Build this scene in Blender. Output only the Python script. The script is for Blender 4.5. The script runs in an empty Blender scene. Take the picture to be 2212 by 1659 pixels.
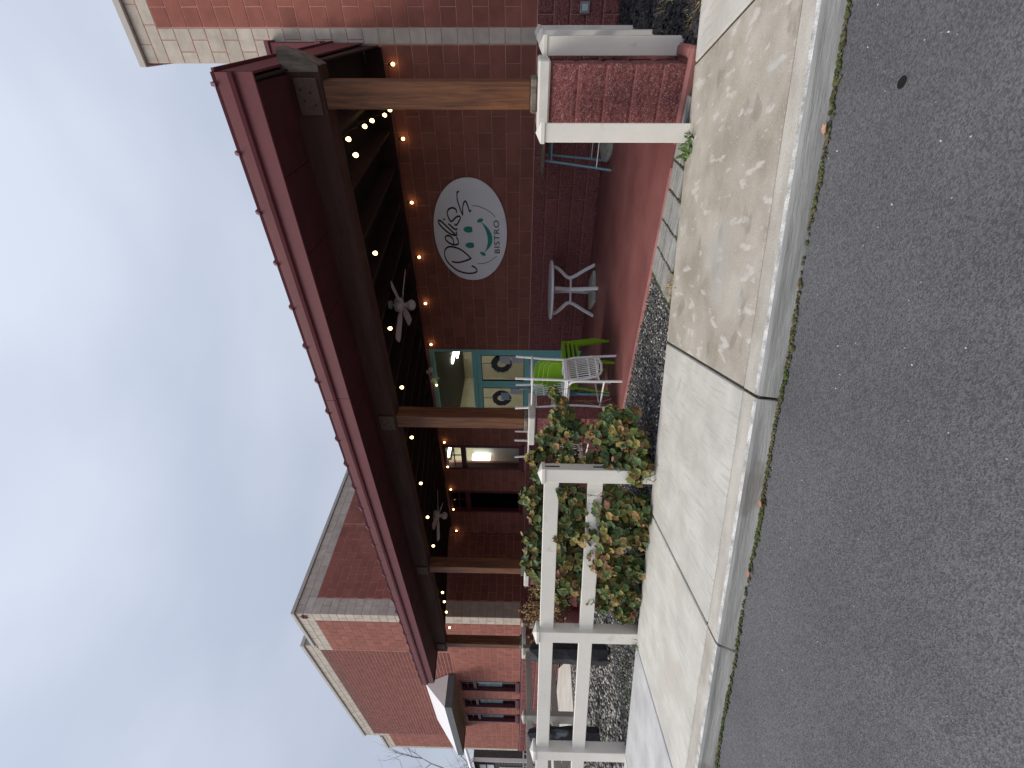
import bpy, bmesh, math, random
import numpy as np
from mathutils import Vector, Matrix
R = math.radians
random.seed(7); rng = np.random.default_rng(7)
SC = bpy.context.scene; COL = SC.collection

# ------------------------------------------------------------------ camera, world, sun, exposure
CAMH = 1.17
_yaw, _pitch, _roll = R(128.97), R(1.068), R(-0.734)
fwd = Vector((math.cos(_yaw)*math.cos(_pitch), math.sin(_yaw)*math.cos(_pitch), math.sin(_pitch)))
_r = Vector((math.sin(_yaw), -math.cos(_yaw), 0)); _u = _r.cross(fwd)
right = _r*math.cos(_roll) - _u*math.sin(_roll); up = _u*math.cos(_roll) + _r*math.sin(_roll)
cam = bpy.data.cameras.new('camera'); camo = bpy.data.objects.new('camera', cam); COL.objects.link(camo)
m = Matrix.Identity(4)          # the phone was held upright and the picture stored lying on its side
for i in range(3):
    m[i][0] = -up[i]; m[i][1] = right[i]; m[i][2] = -fwd[i]
m[2][3] = CAMH
camo.matrix_world = m
cam.sensor_fit = 'HORIZONTAL'; cam.sensor_width = 36; cam.lens = 36*987.2/2212
cam.clip_start = .05; cam.clip_end = 2000
SC.camera = camo

SUN_DIR = Vector((-.62, -.62, 1.0)).normalized()      # towards the sun
sun_el = math.asin(SUN_DIR.z); sun_az = math.atan2(SUN_DIR.x, SUN_DIR.y)
W = bpy.data.worlds.new('World'); SC.world = W; W.use_nodes = True
nt = W.node_tree; nt.nodes.clear()
def N(t, **k):
    n = nt.nodes.new(t)
    for a, b in k.items(): setattr(n, a, b)
    return n
sky = N('ShaderNodeTexSky', sky_type='NISHITA', sun_disc=False, sun_elevation=sun_el, sun_rotation=sun_az)
tc = N('ShaderNodeTexCoord'); sep = N('ShaderNodeSeparateXYZ'); nt.links.new(tc.outputs['Generated'], sep.inputs[0])
mp = N('ShaderNodeMapping'); mp.inputs['Scale'].default_value = (1, 1, 2.6); nt.links.new(tc.outputs['Generated'], mp.inputs[0])
n1 = N('ShaderNodeTexNoise'); n1.inputs['Scale'].default_value = 1.75; n1.inputs['Detail'].default_value = 5; n1.inputs['Roughness'].default_value = .42
nt.links.new(mp.outputs[0], n1.inputs['Vector'])
cr = N('ShaderNodeValToRGB'); cr.color_ramp.elements[0].position = .37; cr.color_ramp.elements[0].color = (.228, .253, .310, 1)
cr.color_ramp.elements[1].position = .66; cr.color_ramp.elements[1].color = (.287, .312, .362, 1)
nt.links.new(n1.outputs[0], cr.inputs[0])
ma = N('ShaderNodeMapRange'); ma.inputs[1].default_value = 0; ma.inputs[2].default_value = 1; ma.inputs[3].default_value = .98; ma.inputs[4].default_value = 1.6
nt.links.new(sep.outputs[2], ma.inputs[0])
vm = N('ShaderNodeVectorMath', operation='SCALE'); nt.links.new(cr.outputs[0], vm.inputs[0]); nt.links.new(ma.outputs[0], vm.inputs['Scale'])
vm2 = N('ShaderNodeVectorMath', operation='SCALE'); vm2.inputs['Scale'].default_value = 10; nt.links.new(vm.outputs[0], vm2.inputs[0])
mx = N('ShaderNodeMix', data_type='RGBA'); mx.inputs[0].default_value = .95
nt.links.new(sky.outputs[0], mx.inputs[6]); nt.links.new(vm2.outputs[0], mx.inputs[7])
bg = N('ShaderNodeBackground'); bg.inputs[1].default_value = .1
out = N('ShaderNodeOutputWorld'); nt.links.new(mx.outputs[2], bg.inputs[0]); nt.links.new(bg.outputs[0], out.inputs[0])

sl = bpy.data.lights.new('sun', 'SUN'); so = bpy.data.objects.new('sun', sl); COL.objects.link(so)
sl.energy = 1.5; sl.angle = R(35); sl.color = (1, .93, .82)
so.rotation_euler = SUN_DIR.to_track_quat('Z', 'Y').to_euler(); so.location = (0, -5, 20)
SC.view_settings.view_transform = 'Standard'; SC.view_settings.look = 'None'
SC.view_settings.exposure = 0.85; SC.view_settings.gamma = 1.0; SC.view_settings.use_curve_mapping = False

# ------------------------------------------------------------------ materials
def mat(name, col, rough=.75, col2=None, var=.15, ns=4, stretch=(1, 1, 1), rot=(0, 0, 0), bump=.15, bs=60, rand=0., island=False,
        spec=.35, metal=0., thr=(.35, .65), spots=None, emit=None, detail=4, extra=None, ao=None, vor=False, warp=0):
    """base colour from stretched world-space noise between col and col2, per piece value jitter, fine bump."""
    M = bpy.data.materials.new(name); M.use_nodes = True; t = M.node_tree; b = t.nodes['Principled BSDF']
    def nn(k, **kw):
        n = t.nodes.new(k)
        for a, v in kw.items(): setattr(n, a, v)
        return n
    L = t.links.new
    b.inputs['Roughness'].default_value = rough; b.inputs['Specular IOR Level'].default_value = spec; b.inputs['Metallic'].default_value = metal
    g = nn('ShaderNodeNewGeometry')
    mp = nn('ShaderNodeMapping'); mp.inputs['Rotation'].default_value = rot; L(g.outputs['Position'], mp.inputs[0])
    mp2 = nn('ShaderNodeMapping'); mp2.inputs['Scale'].default_value = stretch; L(mp.outputs[0], mp2.inputs[0])
    no = nn('ShaderNodeTexNoise'); no.inputs['Scale'].default_value = ns; no.inputs['Detail'].default_value = detail; no.inputs['Roughness'].default_value = .6
    no.inputs['Distortion'].default_value = warp
    L(mp2.outputs[0], no.inputs['Vector'])
    mr = nn('ShaderNodeMapRange'); mr.inputs[1].default_value = thr[0]; mr.inputs[2].default_value = thr[1]; L(no.outputs[0], mr.inputs[0])
    c = Vector(col[:3])
    ca, cb = (c*(1-var), c*(1+var)) if col2 is None else (c, Vector(col2[:3]))
    mi = nn('ShaderNodeMix', data_type='RGBA'); mi.inputs[6].default_value = (*ca, 1); mi.inputs[7].default_value = (*cb, 1); L(mr.outputs[0], mi.inputs[0])
    cur = mi.outputs[2]
    # fine grain
    nf = nn('ShaderNodeTexNoise'); nf.inputs['Scale'].default_value = bs; nf.inputs['Detail'].default_value = 3; nf.inputs['Roughness'].default_value = .7
    L(mp2.outputs[0] if stretch != (1, 1, 1) else g.outputs['Position'], nf.inputs['Vector'])
    mg = nn('ShaderNodeMapRange'); mg.inputs[1].default_value = .25; mg.inputs[2].default_value = .75; mg.inputs[3].default_value = 1-var*.8; mg.inputs[4].default_value = 1+var*.8; L(nf.outputs[0], mg.inputs[0])
    sc = nn('ShaderNodeVectorMath', operation='SCALE'); L(cur, sc.inputs[0]); L(mg.outputs[0], sc.inputs['Scale']); cur = sc.outputs[0]
    if rand:
        if island: ro = g.outputs['Random Per Island']
        else: oi = nn('ShaderNodeObjectInfo'); ro = oi.outputs['Random']
        m2 = nn('ShaderNodeMapRange'); m2.inputs[3].default_value = 1-rand; m2.inputs[4].default_value = 1+rand; L(ro, m2.inputs[0])
        s2 = nn('ShaderNodeVectorMath', operation='SCALE'); L(cur, s2.inputs[0]); L(m2.outputs[0], s2.inputs['Scale']); cur = s2.outputs[0]
    for sp in (spots or []):     # (scale, threshold, colour, strength[, stretch])
        v = nn('ShaderNodeTexNoise'); v.inputs['Scale'].default_value = sp[0]; v.inputs['Detail'].default_value = sp[5] if len(sp) > 5 else 3
        if len(sp) > 4 and sp[4]:
            m3 = nn('ShaderNodeMapping'); m3.inputs['Scale'].default_value = sp[4]; L(mp.outputs[0], m3.inputs[0]); L(m3.outputs[0], v.inputs['Vector'])
        else: L(g.outputs['Position'], v.inputs['Vector'])
        m4 = nn('ShaderNodeMapRange'); m4.inputs[1].default_value = sp[1]; m4.inputs[2].default_value = sp[1]+.06; m4.inputs[4].default_value = sp[3]; L(v.outputs[0], m4.inputs[0])
        x = nn('ShaderNodeMix', data_type='RGBA'); L(m4.outputs[0], x.inputs[0]); L(cur, x.inputs[6]); x.inputs[7].default_value = (*sp[2], 1); cur = x.outputs[2]
    if vor:
        v = nn('ShaderNodeTexVoronoi'); v.inputs['Scale'].default_value = vor[0]; L(g.outputs['Position'], v.inputs['Vector'])
        sx = nn('ShaderNodeSeparateColor'); L(v.outputs['Color'], sx.inputs[0])
        m5 = nn('ShaderNodeMapRange'); m5.inputs[3].default_value = 1-vor[1]; m5.inputs[4].default_value = 1+vor[1]; L(sx.outputs[0], m5.inputs[0])
        s5 = nn('ShaderNodeVectorMath', operation='SCALE'); L(cur, s5.inputs[0]); L(m5.outputs[0], s5.inputs['Scale']); cur = s5.outputs[0]
    L(cur, b.inputs['Base Color'])
    if bump:
        bu = nn('ShaderNodeBump'); bu.inputs['Strength'].default_value = min(1, bump); bu.inputs['Distance'].default_value = .01*max(1, bump)
        if vor:
            ad = nn('ShaderNodeMath', operation='ADD'); L(nf.outputs[0], ad.inputs[0]); L(v.outputs['Distance'], ad.inputs[1]); L(ad.outputs[0], bu.inputs['Height'])
        else: L(nf.outputs[0], bu.inputs['Height'])
        L(bu.outputs[0], b.inputs['Normal'])
    if emit:
        b.inputs['Emission Color'].default_value = (*emit[0], 1); b.inputs['Emission Strength'].default_value = emit[1]
    return M

ROADROT = (0, 0, R(-23.1))
RED, MORT = (.30, .105, .078), (.56, .30, .25)
M = {}
M['block'] = mat('red_block', RED, .85, var=.13, ns=5, bump=.35, bs=90, rand=.10)
M['blockj'] = mat('red_block_joined', RED, .85, var=.13, ns=5, bump=.35, bs=90, rand=.10, island=True)
M['brickj'] = mat('red_brick_joined', (.200, .058, .046), .85, var=.13, ns=5, bump=.3, bs=90, rand=.14, island=True)
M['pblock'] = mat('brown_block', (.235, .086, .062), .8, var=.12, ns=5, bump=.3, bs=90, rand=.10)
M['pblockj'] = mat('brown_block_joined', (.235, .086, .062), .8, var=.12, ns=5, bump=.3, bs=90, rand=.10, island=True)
M['pale'] = mat('pale_block', (.53, .465, .39), .85, var=.12, ns=6, bump=.3, bs=110, rand=.07)
M['palej'] = mat('pale_block_joined', (.53, .465, .39), .85, var=.12, ns=6, bump=.3, bs=110, rand=.09, island=True)
M['mortar'] = mat('red_mortar', (.52, .27, .22), .9, bump=.3, bs=80)
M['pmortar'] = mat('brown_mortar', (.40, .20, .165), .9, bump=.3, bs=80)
M['palemortar'] = mat('pale_mortar', (.33, .30, .265), .9, bump=.3, bs=80)
M['split'] = mat('split_face_block', (.15, .042, .042), .8, (.27, .085, .082), var=.45, ns=60, bump=1.0, bs=150, rand=.10, thr=(.4, .6), spots=[(130, .585, (.52, .33, .31), .85)])
M['splitj'] = mat('split_face_block_joined', (.15, .042, .042), .8, (.27, .085, .082), var=.45, ns=60, bump=1.0, bs=150, rand=.10, island=True, thr=(.4, .6), spots=[(130, .585, (.52, .33, .31), .85)])
M['pinkjoint'] = mat('pink_joint', (.34, .12, .11), .7, var=.1, ns=9, bump=.1)
M['coping'] = mat('coping_metal', (.50, .47, .42), .5, var=.05, bump=.02)
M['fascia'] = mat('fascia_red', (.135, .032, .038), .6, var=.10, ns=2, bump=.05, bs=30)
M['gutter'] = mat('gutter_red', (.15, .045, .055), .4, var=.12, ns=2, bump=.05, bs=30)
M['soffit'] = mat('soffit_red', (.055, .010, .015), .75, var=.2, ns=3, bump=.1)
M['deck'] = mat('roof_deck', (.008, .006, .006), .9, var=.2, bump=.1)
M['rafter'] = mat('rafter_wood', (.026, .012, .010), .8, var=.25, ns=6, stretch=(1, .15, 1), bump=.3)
M['beam'] = mat('beam_wood', (.060, .026, .020), .8, var=.25, ns=9, stretch=(.12, 1, 1), bump=.4, bs=70)
M['post'] = mat('post_wood', (.075, .027, .013), .6, (.200, .078, .032), ns=26, stretch=(1, 1, .07), bump=.4, bs=60, warp=.7, detail=6, var=.25, rand=.06)
M['weather'] = mat('weathered_wood', (.085, .07, .055), .85, (.22, .18, .14), ns=25, stretch=(1, 1, .2), bump=.5, bs=60)
M['plate'] = mat('bracket_steel', (.10, .062, .046), .7, var=.12, ns=30, bump=.2)
M['cap'] = mat('cap_concrete', (.62, .59, .54), .75, var=.06, ns=9, bump=.15)
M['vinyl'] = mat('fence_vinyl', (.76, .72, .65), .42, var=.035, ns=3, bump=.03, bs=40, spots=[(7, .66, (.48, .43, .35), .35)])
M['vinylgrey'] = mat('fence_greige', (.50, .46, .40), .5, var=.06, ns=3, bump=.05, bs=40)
M['concrete'] = mat('sidewalk_concrete', (.50, .485, .44), .85, (.63, .61, .56), ns=3.5, stretch=(1, 1, 1), bump=.5, bs=140, var=.17, rot=ROADROT, rand=.03,
                    spots=[(38, .72, (.34, .32, .29), .8), (6, .56, (.42, .405, .365), .5, (9, .6, 1), 8), (1.3, .55, (.50, .465, .40), .55, None, 8), (85, .69, (.24, .23, .21), .6), (2.5, .66, (.30, .285, .26), .4, (1, 3, 1), 10)])
M['greyconc'] = mat('grey_concrete', (.42, .415, .42), .85, (.56, .555, .55), ns=3.5, bump=.3, bs=170, var=.10, rot=ROADROT, rand=.03, spots=[(38, .70, (.30, .29, .27), .8)])
M['tan'] = mat('stained_concrete', (.34, .30, .245), .85, (.50, .46, .395), ns=2.6, bump=.5, bs=140, var=.2, rot=ROADROT, detail=6,
               spots=[(70, .61, (.60, .57, .52), .5), (5.5, .585, (.60, .575, .53), .75, (2.4, 1, 1), 12), (3.4, .60, (.24, .215, .18), .55, (1, 1.6, 1), 8), (1.4, .57, (.42, .41, .38), .6), (90, .66, (.16, .14, .12), .6)])
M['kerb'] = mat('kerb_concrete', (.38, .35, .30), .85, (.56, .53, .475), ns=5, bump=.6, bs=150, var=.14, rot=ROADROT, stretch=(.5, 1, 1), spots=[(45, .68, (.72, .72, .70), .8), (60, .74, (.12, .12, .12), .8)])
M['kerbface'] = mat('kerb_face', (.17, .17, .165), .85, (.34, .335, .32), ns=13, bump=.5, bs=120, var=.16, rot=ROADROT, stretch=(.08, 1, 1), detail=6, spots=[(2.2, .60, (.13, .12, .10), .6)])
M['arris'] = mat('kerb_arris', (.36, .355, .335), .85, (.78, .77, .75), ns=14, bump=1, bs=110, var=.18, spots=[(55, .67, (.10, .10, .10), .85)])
M['asphalt'] = mat('asphalt', (.098, .097, .103), .85, (.128, .127, .133), ns=1.3, bump=.45, bs=300, var=.22, vor=(210, .42), spec=.4, detail=6,
                   spots=[(210, .715, (.28, .28, .29), .8), (.9, .60, (.10, .10, .108), .5, None, 8)])
M['joint'] = mat('joint_dirt', (.05, .043, .033), .95, var=.4, ns=30, bump=.6)
M['earth'] = mat('gravel_bed', (.085, .08, .072), .95, var=.5, ns=30, bump=1, bs=90, vor=(60, .6))
M['stone'] = mat('gravel_dark', (.12, .115, .11), .8, var=.2, ns=40, bump=.2, rand=.65, island=True)
M['stonepale'] = mat('gravel_pale', (.42, .40, .36), .8, var=.2, ns=40, bump=.2, rand=.6, island=True)
M['lava'] = mat('lava_rock', (.032, .032, .034), .85, var=.3, ns=30, bump=.5, rand=.6, island=True)
M['patio'] = mat('patio_pink', (.175, .062, .058), .55, (.255, .098, .092), ns=1.6, bump=.15, bs=60, var=.08, detail=7, spots=[(3.5, .64, (.15, .065, .062), .55), (14, .70, (.42, .24, .22), .4)])
M['curbpink'] = mat('pink_edge', (.31, .125, .112), .7, var=.12, ns=8, bump=.2)
M['paver'] = mat('paver', (.30, .295, .28), .85, var=.15, ns=9, bump=.4, rand=.12)
M['moss'] = mat('moss', (.045, .075, .014), .95, (.11, .085, .045), ns=9, bump=.5, rand=.5, island=True)
M['teal'] = mat('teal_paint', (.20, .52, .50), .45, var=.04, ns=3, bump=.03)
M['dkred'] = mat('maroon_trim', (.085, .018, .026), .45, var=.06, bump=.03)
M['black'] = mat('black_gasket', (.008, .008, .008), .6, bump=0, var=0)
M['white'] = mat('white_paint', (.78, .77, .75), .35, var=.02, bump=.03)
M['tablewhite'] = mat('table_white', (.80, .80, .81), .35, var=.03, bump=.03)
M['rattan'] = mat('white_rattan', (.86, .85, .83), .5, var=.04, ns=20, bump=.15)
M['lime'] = mat('lime_plastic', (.22, .45, .018), .38, var=.05, ns=4, bump=.03)
M['limerim'] = mat('lime_edge', (.38, .62, .07), .35, var=.05, bump=0)
M['blue'] = mat('blue_plastic', (.10, .25, .38), .4, var=.05, bump=.03)
M['ltblue'] = mat('pale_blue_steel', (.20, .42, .48), .4, var=.05, bump=.03)
M['steel'] = mat('steel', (.55, .55, .56), .3, metal=.9, bump=0, var=.02)
M['tabletop'] = mat('weathered_tabletop', (.16, .13, .09), .8, (.30, .25, .18), ns=20, stretch=(.2, 1, 1), bump=.3)
M['slabbase'] = mat('umbrella_base', (.36, .35, .31), .85, var=.2, ns=15, bump=.3)
M['fan'] = mat('fan_white', (.52, .50, .50), .5, var=.06, bump=.03)
M['glass'] = None
M['sign'] = mat('sign_face', (.80, .80, .81), .45, var=.02, bump=.02)
M['ink'] = mat('sign_ink', (.030, .018, .016), .5, var=.02, bump=0)
M['signteal'] = mat('sign_teal', (.012, .25, .21), .45, var=.08, ns=6, bump=0)
M['signblue'] = mat('sign_bluegrey', (.09, .22, .25), .45, var=.05, bump=0)
M['cream'] = mat('room_cream', (.62, .56, .43), .7, var=.08, ns=2, bump=.05)
M['roomdark'] = mat('room_dark', (.05, .055, .045), .8, var=.3, ns=2, bump=.05)
M['roomgrey'] = mat('room_grey', (.05, .052, .055), .7, var=.1, ns=2, bump=.05)
M['paper'] = mat('paper', (.42, .46, .47), .7, (.56, .60, .60), ns=25, stretch=(1, 1, 6), bump=0, var=.05)
M['paperblue'] = mat('paper_blue', (.22, .30, .40), .7, (.42, .48, .55), ns=25, stretch=(1, 1, 8), bump=0, var=.05)
M['posterblue'] = mat('poster_blue', (.16, .22, .40), .6, (.55, .60, .68), ns=12, bump=0, var=.1)  # brightness of the wing window reflections put into the colour
M['roomcool'] = mat('curtain_dark', (.06, .075, .08), .8, (.13, .15, .15), ns=4, bump=0)
M['wreath'] = mat('wreath_black', (.010, .010, .011), .9, var=.4, ns=30, bump=.8, bs=40)
M['canopytop'] = mat('canopy_membrane', (.74, .73, .76), .55, var=.04, ns=1.5, bump=.05)
M['canopygrey'] = mat('canopy_fascia', (.105, .112, .115), .5, var=.06, bump=.03)
M['canopysoffit'] = mat('canopy_soffit', (.13, .10, .065), .7, var=.2, ns=5, bump=.1)
M['canopyside'] = mat('canopy_side', (.52, .47, .45), .7, var=.04, ns=12, bump=.1)
M['star'] = mat('star_red', (.22, .055, .06), .4, var=.1, bump=.02)
M['siding'] = mat('grey_siding', (.085, .08, .068), .8, var=.15, ns=8, bump=.1)
M['basalt'] = mat('basalt', (.022, .022, .024), .6, (.05, .05, .055), ns=6, bump=1.0, bs=25, var=.35, spots=[(5, .60, (.28, .30, .33), .7, (1, 1, .6), 8)])
M['pot'] = mat('plastic_pot', (.21, .075, .07), .5, var=.08, bump=.03)
M['bark'] = mat('bark', (.30, .27, .26), .9, var=.3, ns=20, bump=.4)
M['twig'] = mat('twig', (.17, .115, .075), .9, var=.3, ns=20, bump=.3)
M['bowl'] = mat('blue_white_bowl', (.62, .68, .76), .3, var=.05, bump=0)
M['walk'] = mat('walk_slab', (.50, .47, .42), .85, (.62, .60, .56), ns=3, bump=.2, stretch=(.3, 1, 1), var=.1)
M['cord'] = mat('cord', (.006, .006, .006), .6, bump=0, var=0)
M['bulb'] = mat('lit_bulb', (1, .8, .5), .3, bump=0, var=0, emit=((1, .62, .24), 5))
M['deadbulb'] = mat('unlit_bulb', (.4, .4, .4), .2, bump=0, var=0)
M['tube'] = mat('fluorescent', (1, 1, .9), .5, bump=0, var=0, emit=((1, .95, .82), 11))
M['tubedim'] = mat('fluorescent_dim', (1, 1, .9), .5, bump=0, var=0, emit=((1, .95, .82), 2.2))
M['lightbox'] = mat('wall_light_grey', (.26, .27, .26), .5, var=.05, bump=0)

def glass(name, tint, rough=.02, alpha=.0):
    g = bpy.data.materials.new(name); g.use_nodes = True; t = g.node_tree; t.nodes.clear()
    o = t.nodes.new('ShaderNodeOutputMaterial'); mxs = t.nodes.new('ShaderNodeMixShader')
    tr = t.nodes.new('ShaderNodeBsdfTransparent'); tr.inputs[0].default_value = (*tint, 1)
    gl = t.nodes.new('ShaderNodeBsdfGlossy'); gl.inputs['Roughness'].default_value = rough
    fr = t.nodes.new('ShaderNodeFresnel'); fr.inputs[0].default_value = 1.28
    gb = t.nodes.new('ShaderNodeNewGeometry'); ml = t.nodes.new('ShaderNodeMath'); ml.operation = 'MULTIPLY_ADD'; ml.inputs[1].default_value = -1; ml.inputs[2].default_value = 1
    t.links.new(gb.outputs['Backfacing'], ml.inputs[0]); mm = t.nodes.new('ShaderNodeMath'); mm.operation = 'MULTIPLY'; t.links.new(ml.outputs[0], mm.inputs[0]); t.links.new(fr.outputs[0], mm.inputs[1])
    t.links.new(mm.outputs[0], mxs.inputs[0]); t.links.new(tr.outputs[0], mxs.inputs[1]); t.links.new(gl.outputs[0], mxs.inputs[2]); t.links.new(mxs.outputs[0], o.inputs[0])
    return g
M['glass'] = glass('window_glass', (.82, .86, .84))
M['glassdark'] = glass('window_glass_dim', (.45, .5, .48))

def ramp_mat(name, stops, island, rough=.55, vein=None, bump=.3, trans=.0):
    g = bpy.data.materials.new(name); g.use_nodes = True; t = g.node_tree; b = t.nodes['Principled BSDF']; L = t.links.new
    geo = t.nodes.new('ShaderNodeNewGeometry'); oi = t.nodes.new('ShaderNodeObjectInfo')
    src = geo.outputs['Random Per Island'] if island else oi.outputs['Random']
    no = t.nodes.new('ShaderNodeTexNoise'); no.inputs['Scale'].default_value = 3.2; no.inputs['Detail'].default_value = 2; L(geo.outputs['Position'], no.inputs['Vector'])
    n2 = t.nodes.new('ShaderNodeTexNoise'); n2.inputs['Scale'].default_value = 45; L(geo.outputs['Position'], n2.inputs['Vector'])
    a = t.nodes.new('ShaderNodeMath'); a.operation = 'MULTIPLY_ADD'; L(no.outputs[0], a.inputs[0]); a.inputs[1].default_value = .9; a.inputs[2].default_value = -.45; 
    c = t.nodes.new('ShaderNodeMath'); c.operation = 'ADD'; L(a.outputs[0], c.inputs[0]); L(src, c.inputs[1])
    d = t.nodes.new('ShaderNodeMath'); d.operation = 'MULTIPLY_ADD'; L(n2.outputs[0], d.inputs[0]); d.inputs[1].default_value = .6; L(c.outputs[0], d.inputs[2])
    e = t.nodes.new('ShaderNodeMath'); e.operation = 'SUBTRACT'; L(d.outputs[0], e.inputs[0]); e.inputs[1].default_value = .3
    r = t.nodes.new('ShaderNodeValToRGB'); L(e.outputs[0], r.inputs[0])
    el = r.color_ramp.elements
    el[0].position = stops[0][0]; el[0].color = (*stops[0][1], 1); el[1].position = stops[-1][0]; el[1].color = (*stops[-1][1], 1)
    for p_, c_ in stops[1:-1]:
        q = el.new(p_); q.color = (*c_, 1)
    L(r.outputs[0], b.inputs['Base Color']); b.inputs['Roughness'].default_value = rough; b.inputs['Specular IOR Level'].default_value = .35
    bu = t.nodes.new('ShaderNodeBump'); bu.inputs['Strength'].default_value = bump; bu.inputs['Distance'].default_value = .01; L(n2.outputs[0], bu.inputs['Height']); L(bu.outputs[0], b.inputs['Normal'])
    return g
LS = [(0, (.045, .080, .030)), (.25, (.080, .130, .042)), (.46, (.125, .165, .050)), (.64, (.20, .20, .052)), (.80, (.30, .215, .06)), (.92, (.34, .17, .07)), (1, (.20, .095, .055))]
M['leaf'] = ramp_mat('leaf', LS, False); M['leafj'] = ramp_mat('leaf_joined', LS, True)
M['dry'] = ramp_mat('dry_seed_heads', [(0, (.22, .13, .05)), (.5, (.42, .27, .10)), (1, (.58, .42, .20))], True)
M['weed'] = ramp_mat('weed_leaf', [(0, (.05, .11, .02)), (1, (.12, .2, .05))], True)
M['straw'] = ramp_mat('straw', [(0, (.35, .25, .12)), (1, (.5, .38, .2))], True)
M['fallen'] = ramp_mat('fallen_leaf', [(0, (.42, .19, .11)), (1, (.55, .30, .20))], False)

# ------------------------------------------------------------------ helpers
class MB:
    def __init__(s): s.v = []; s.f = []
    def add(s, vs, fs):
        o = len(s.v); s.v += [tuple(x) for x in vs]; s.f += [tuple(i+o for i in f) for f in fs]; return s
    def box(s, x0, x1, y0, y1, z0, z1, T=None):
        vs = [(x, y, z) for z in (z0, z1) for y in (y0, y1) for x in (x0, x1)]
        if T is not None: vs = [T @ Vector(q) for q in vs]
        return s.add(vs, [(0, 2, 3, 1), (4, 5, 7, 6), (0, 1, 5, 4), (1, 3, 7, 5), (3, 2, 6, 7), (2, 0, 4, 6)])
    def bbox(s, x0, x1, y0, y1, z0, z1, b=.005, T=None):      # box with chamfered edges
        bm = bmesh.new(); bmesh.ops.create_cube(bm, size=1)
        for v in bm.verts: v.co = Vector(((x0+x1)/2+v.co.x*(x1-x0), (y0+y1)/2+v.co.y*(y1-y0), (z0+z1)/2+v.co.z*(z1-z0)))
        bmesh.ops.bevel(bm, geom=bm.edges[:], offset=b, segments=1, affect='EDGES', profile=.5)
        bm.verts.index_update()
        vs = [v.co.copy() for v in bm.verts]; fs = [[v.index for v in f.verts] for f in bm.faces]; bm.free()
        if T is not None: vs = [T @ q for q in vs]
        return s.add(vs, fs)
    def prism(s, pts, d0, d1, axis=2, T=None):                # polygon extruded along axis
        def mk(a, b, d): return {0: (d, a, b), 1: (a, d, b), 2: (a, b, d)}[axis]
        n = len(pts); vs = [mk(a, b, d0) for a, b in pts] + [mk(a, b, d1) for a, b in pts]
        if T is not None: vs = [T @ Vector(q) for q in vs]
        fs = [tuple(range(n))[::-1], tuple(range(n, 2*n))] + [(i, (i+1) % n, n+(i+1) % n, n+i) for i in range(n)]
        return s.add(vs, fs)
    def tube(s, pts, r, n=8, flat=1, caps=True):
        pts = [Vector(p) for p in pts]; rr = r if isinstance(r, (list, tuple)) else [r]*len(pts)
        rings = []; prev = None
        for i, p in enumerate(pts):
            d = (pts[min(i+1, len(pts)-1)]-pts[max(i-1, 0)])
            if d.length < 1e-9: d = Vector((0, 0, 1))
            d.normalize()
            if prev is None:
                a = d.orthogonal().normalized()
            else:
                a = prev - d*prev.dot(d)
                a = a.normalized() if a.length > 1e-6 else d.orthogonal().normalized()
            prev = a; b = d.cross(a)
            rings.append([p + (a*math.cos(2*math.pi*k/n) + b*math.sin(2*math.pi*k/n)*flat)*rr[i] for k in range(n)])
        vs = [v for rg in rings for v in rg]; fs = []
        for i in range(len(pts)-1):
            for k in range(n): fs.append((i*n+k, i*n+(k+1) % n, (i+1)*n+(k+1) % n, (i+1)*n+k))
        if caps: fs.append(tuple(range(n))[::-1]); fs.append(tuple((len(pts)-1)*n+k for k in range(n)))
        return s.add(vs, fs)
    def lathe(s, prof, c=(0, 0, 0), n=24, T=None):            # prof: (r, z)
        vs = []; fs = []
        for r, z in prof:
            for k in range(n): vs.append(Vector((c[0]+r*math.cos(2*math.pi*k/n), c[1]+r*math.sin(2*math.pi*k/n), c[2]+z)))
        for i in range(len(prof)-1):
            for k in range(n): fs.append((i*n+k, i*n+(k+1) % n, (i+1)*n+(k+1) % n, (i+1)*n+k))
        fs.append(tuple(range(n))[::-1]); fs.append(tuple((len(prof)-1)*n+k for k in range(n)))
        if T is not None: vs = [T @ q for q in vs]
        return s.add(vs, fs)
    def mesh(s, name, mt, smooth=False):
        me = bpy.data.meshes.new(name); me.from_pydata([tuple(q) for q in s.v], [], s.f); me.update()
        if mt: me.materials.append(mt)
        bm = bmesh.new(); bm.from_mesh(me); bmesh.ops.recalc_face_normals(bm, faces=bm.faces); bm.to_mesh(me); bm.free()
        if smooth:
            for p_ in me.polygons: p_.use_smooth = True
            try: me.set_sharp_from_angle(angle=R(40))
            except Exception: pass
        return me
    def obj(s, name, mt, parent=None, smooth=False, loc=None, kind=None):
        return link(name, s.mesh(name, mt, smooth), parent, loc, kind)
def link(name, me, parent=None, loc=None, kind=None):
    o = bpy.data.objects.new(name, me); COL.objects.link(o)
    if parent is not None: o.parent = parent
    if loc is not None: o.location = loc
    if kind: o['kind'] = kind
    return o
def thing(name, label, cat, loc=(0, 0, 0), rz=0, group=None):
    o = bpy.data.objects.new(name, None); COL.objects.link(o); o.location = loc; o.rotation_euler = (0, 0, rz); o.empty_display_size = .1
    o['label'] = label; o['category'] = cat
    if group: o['group'] = group
    return o
def tag(o, label, cat, group=None, kind=None):
    o['label'] = label; o['category'] = cat
    if group: o['group'] = group
    if kind: o['kind'] = kind
    return o
def copy_tree(o, parent=None, label=None):
    c = o.copy(); COL.objects.link(c)
    if parent is not None: c.parent = parent
    if label: c['label'] = label
    for ch in list(o.children): copy_tree(ch, c)
    return c
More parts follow.
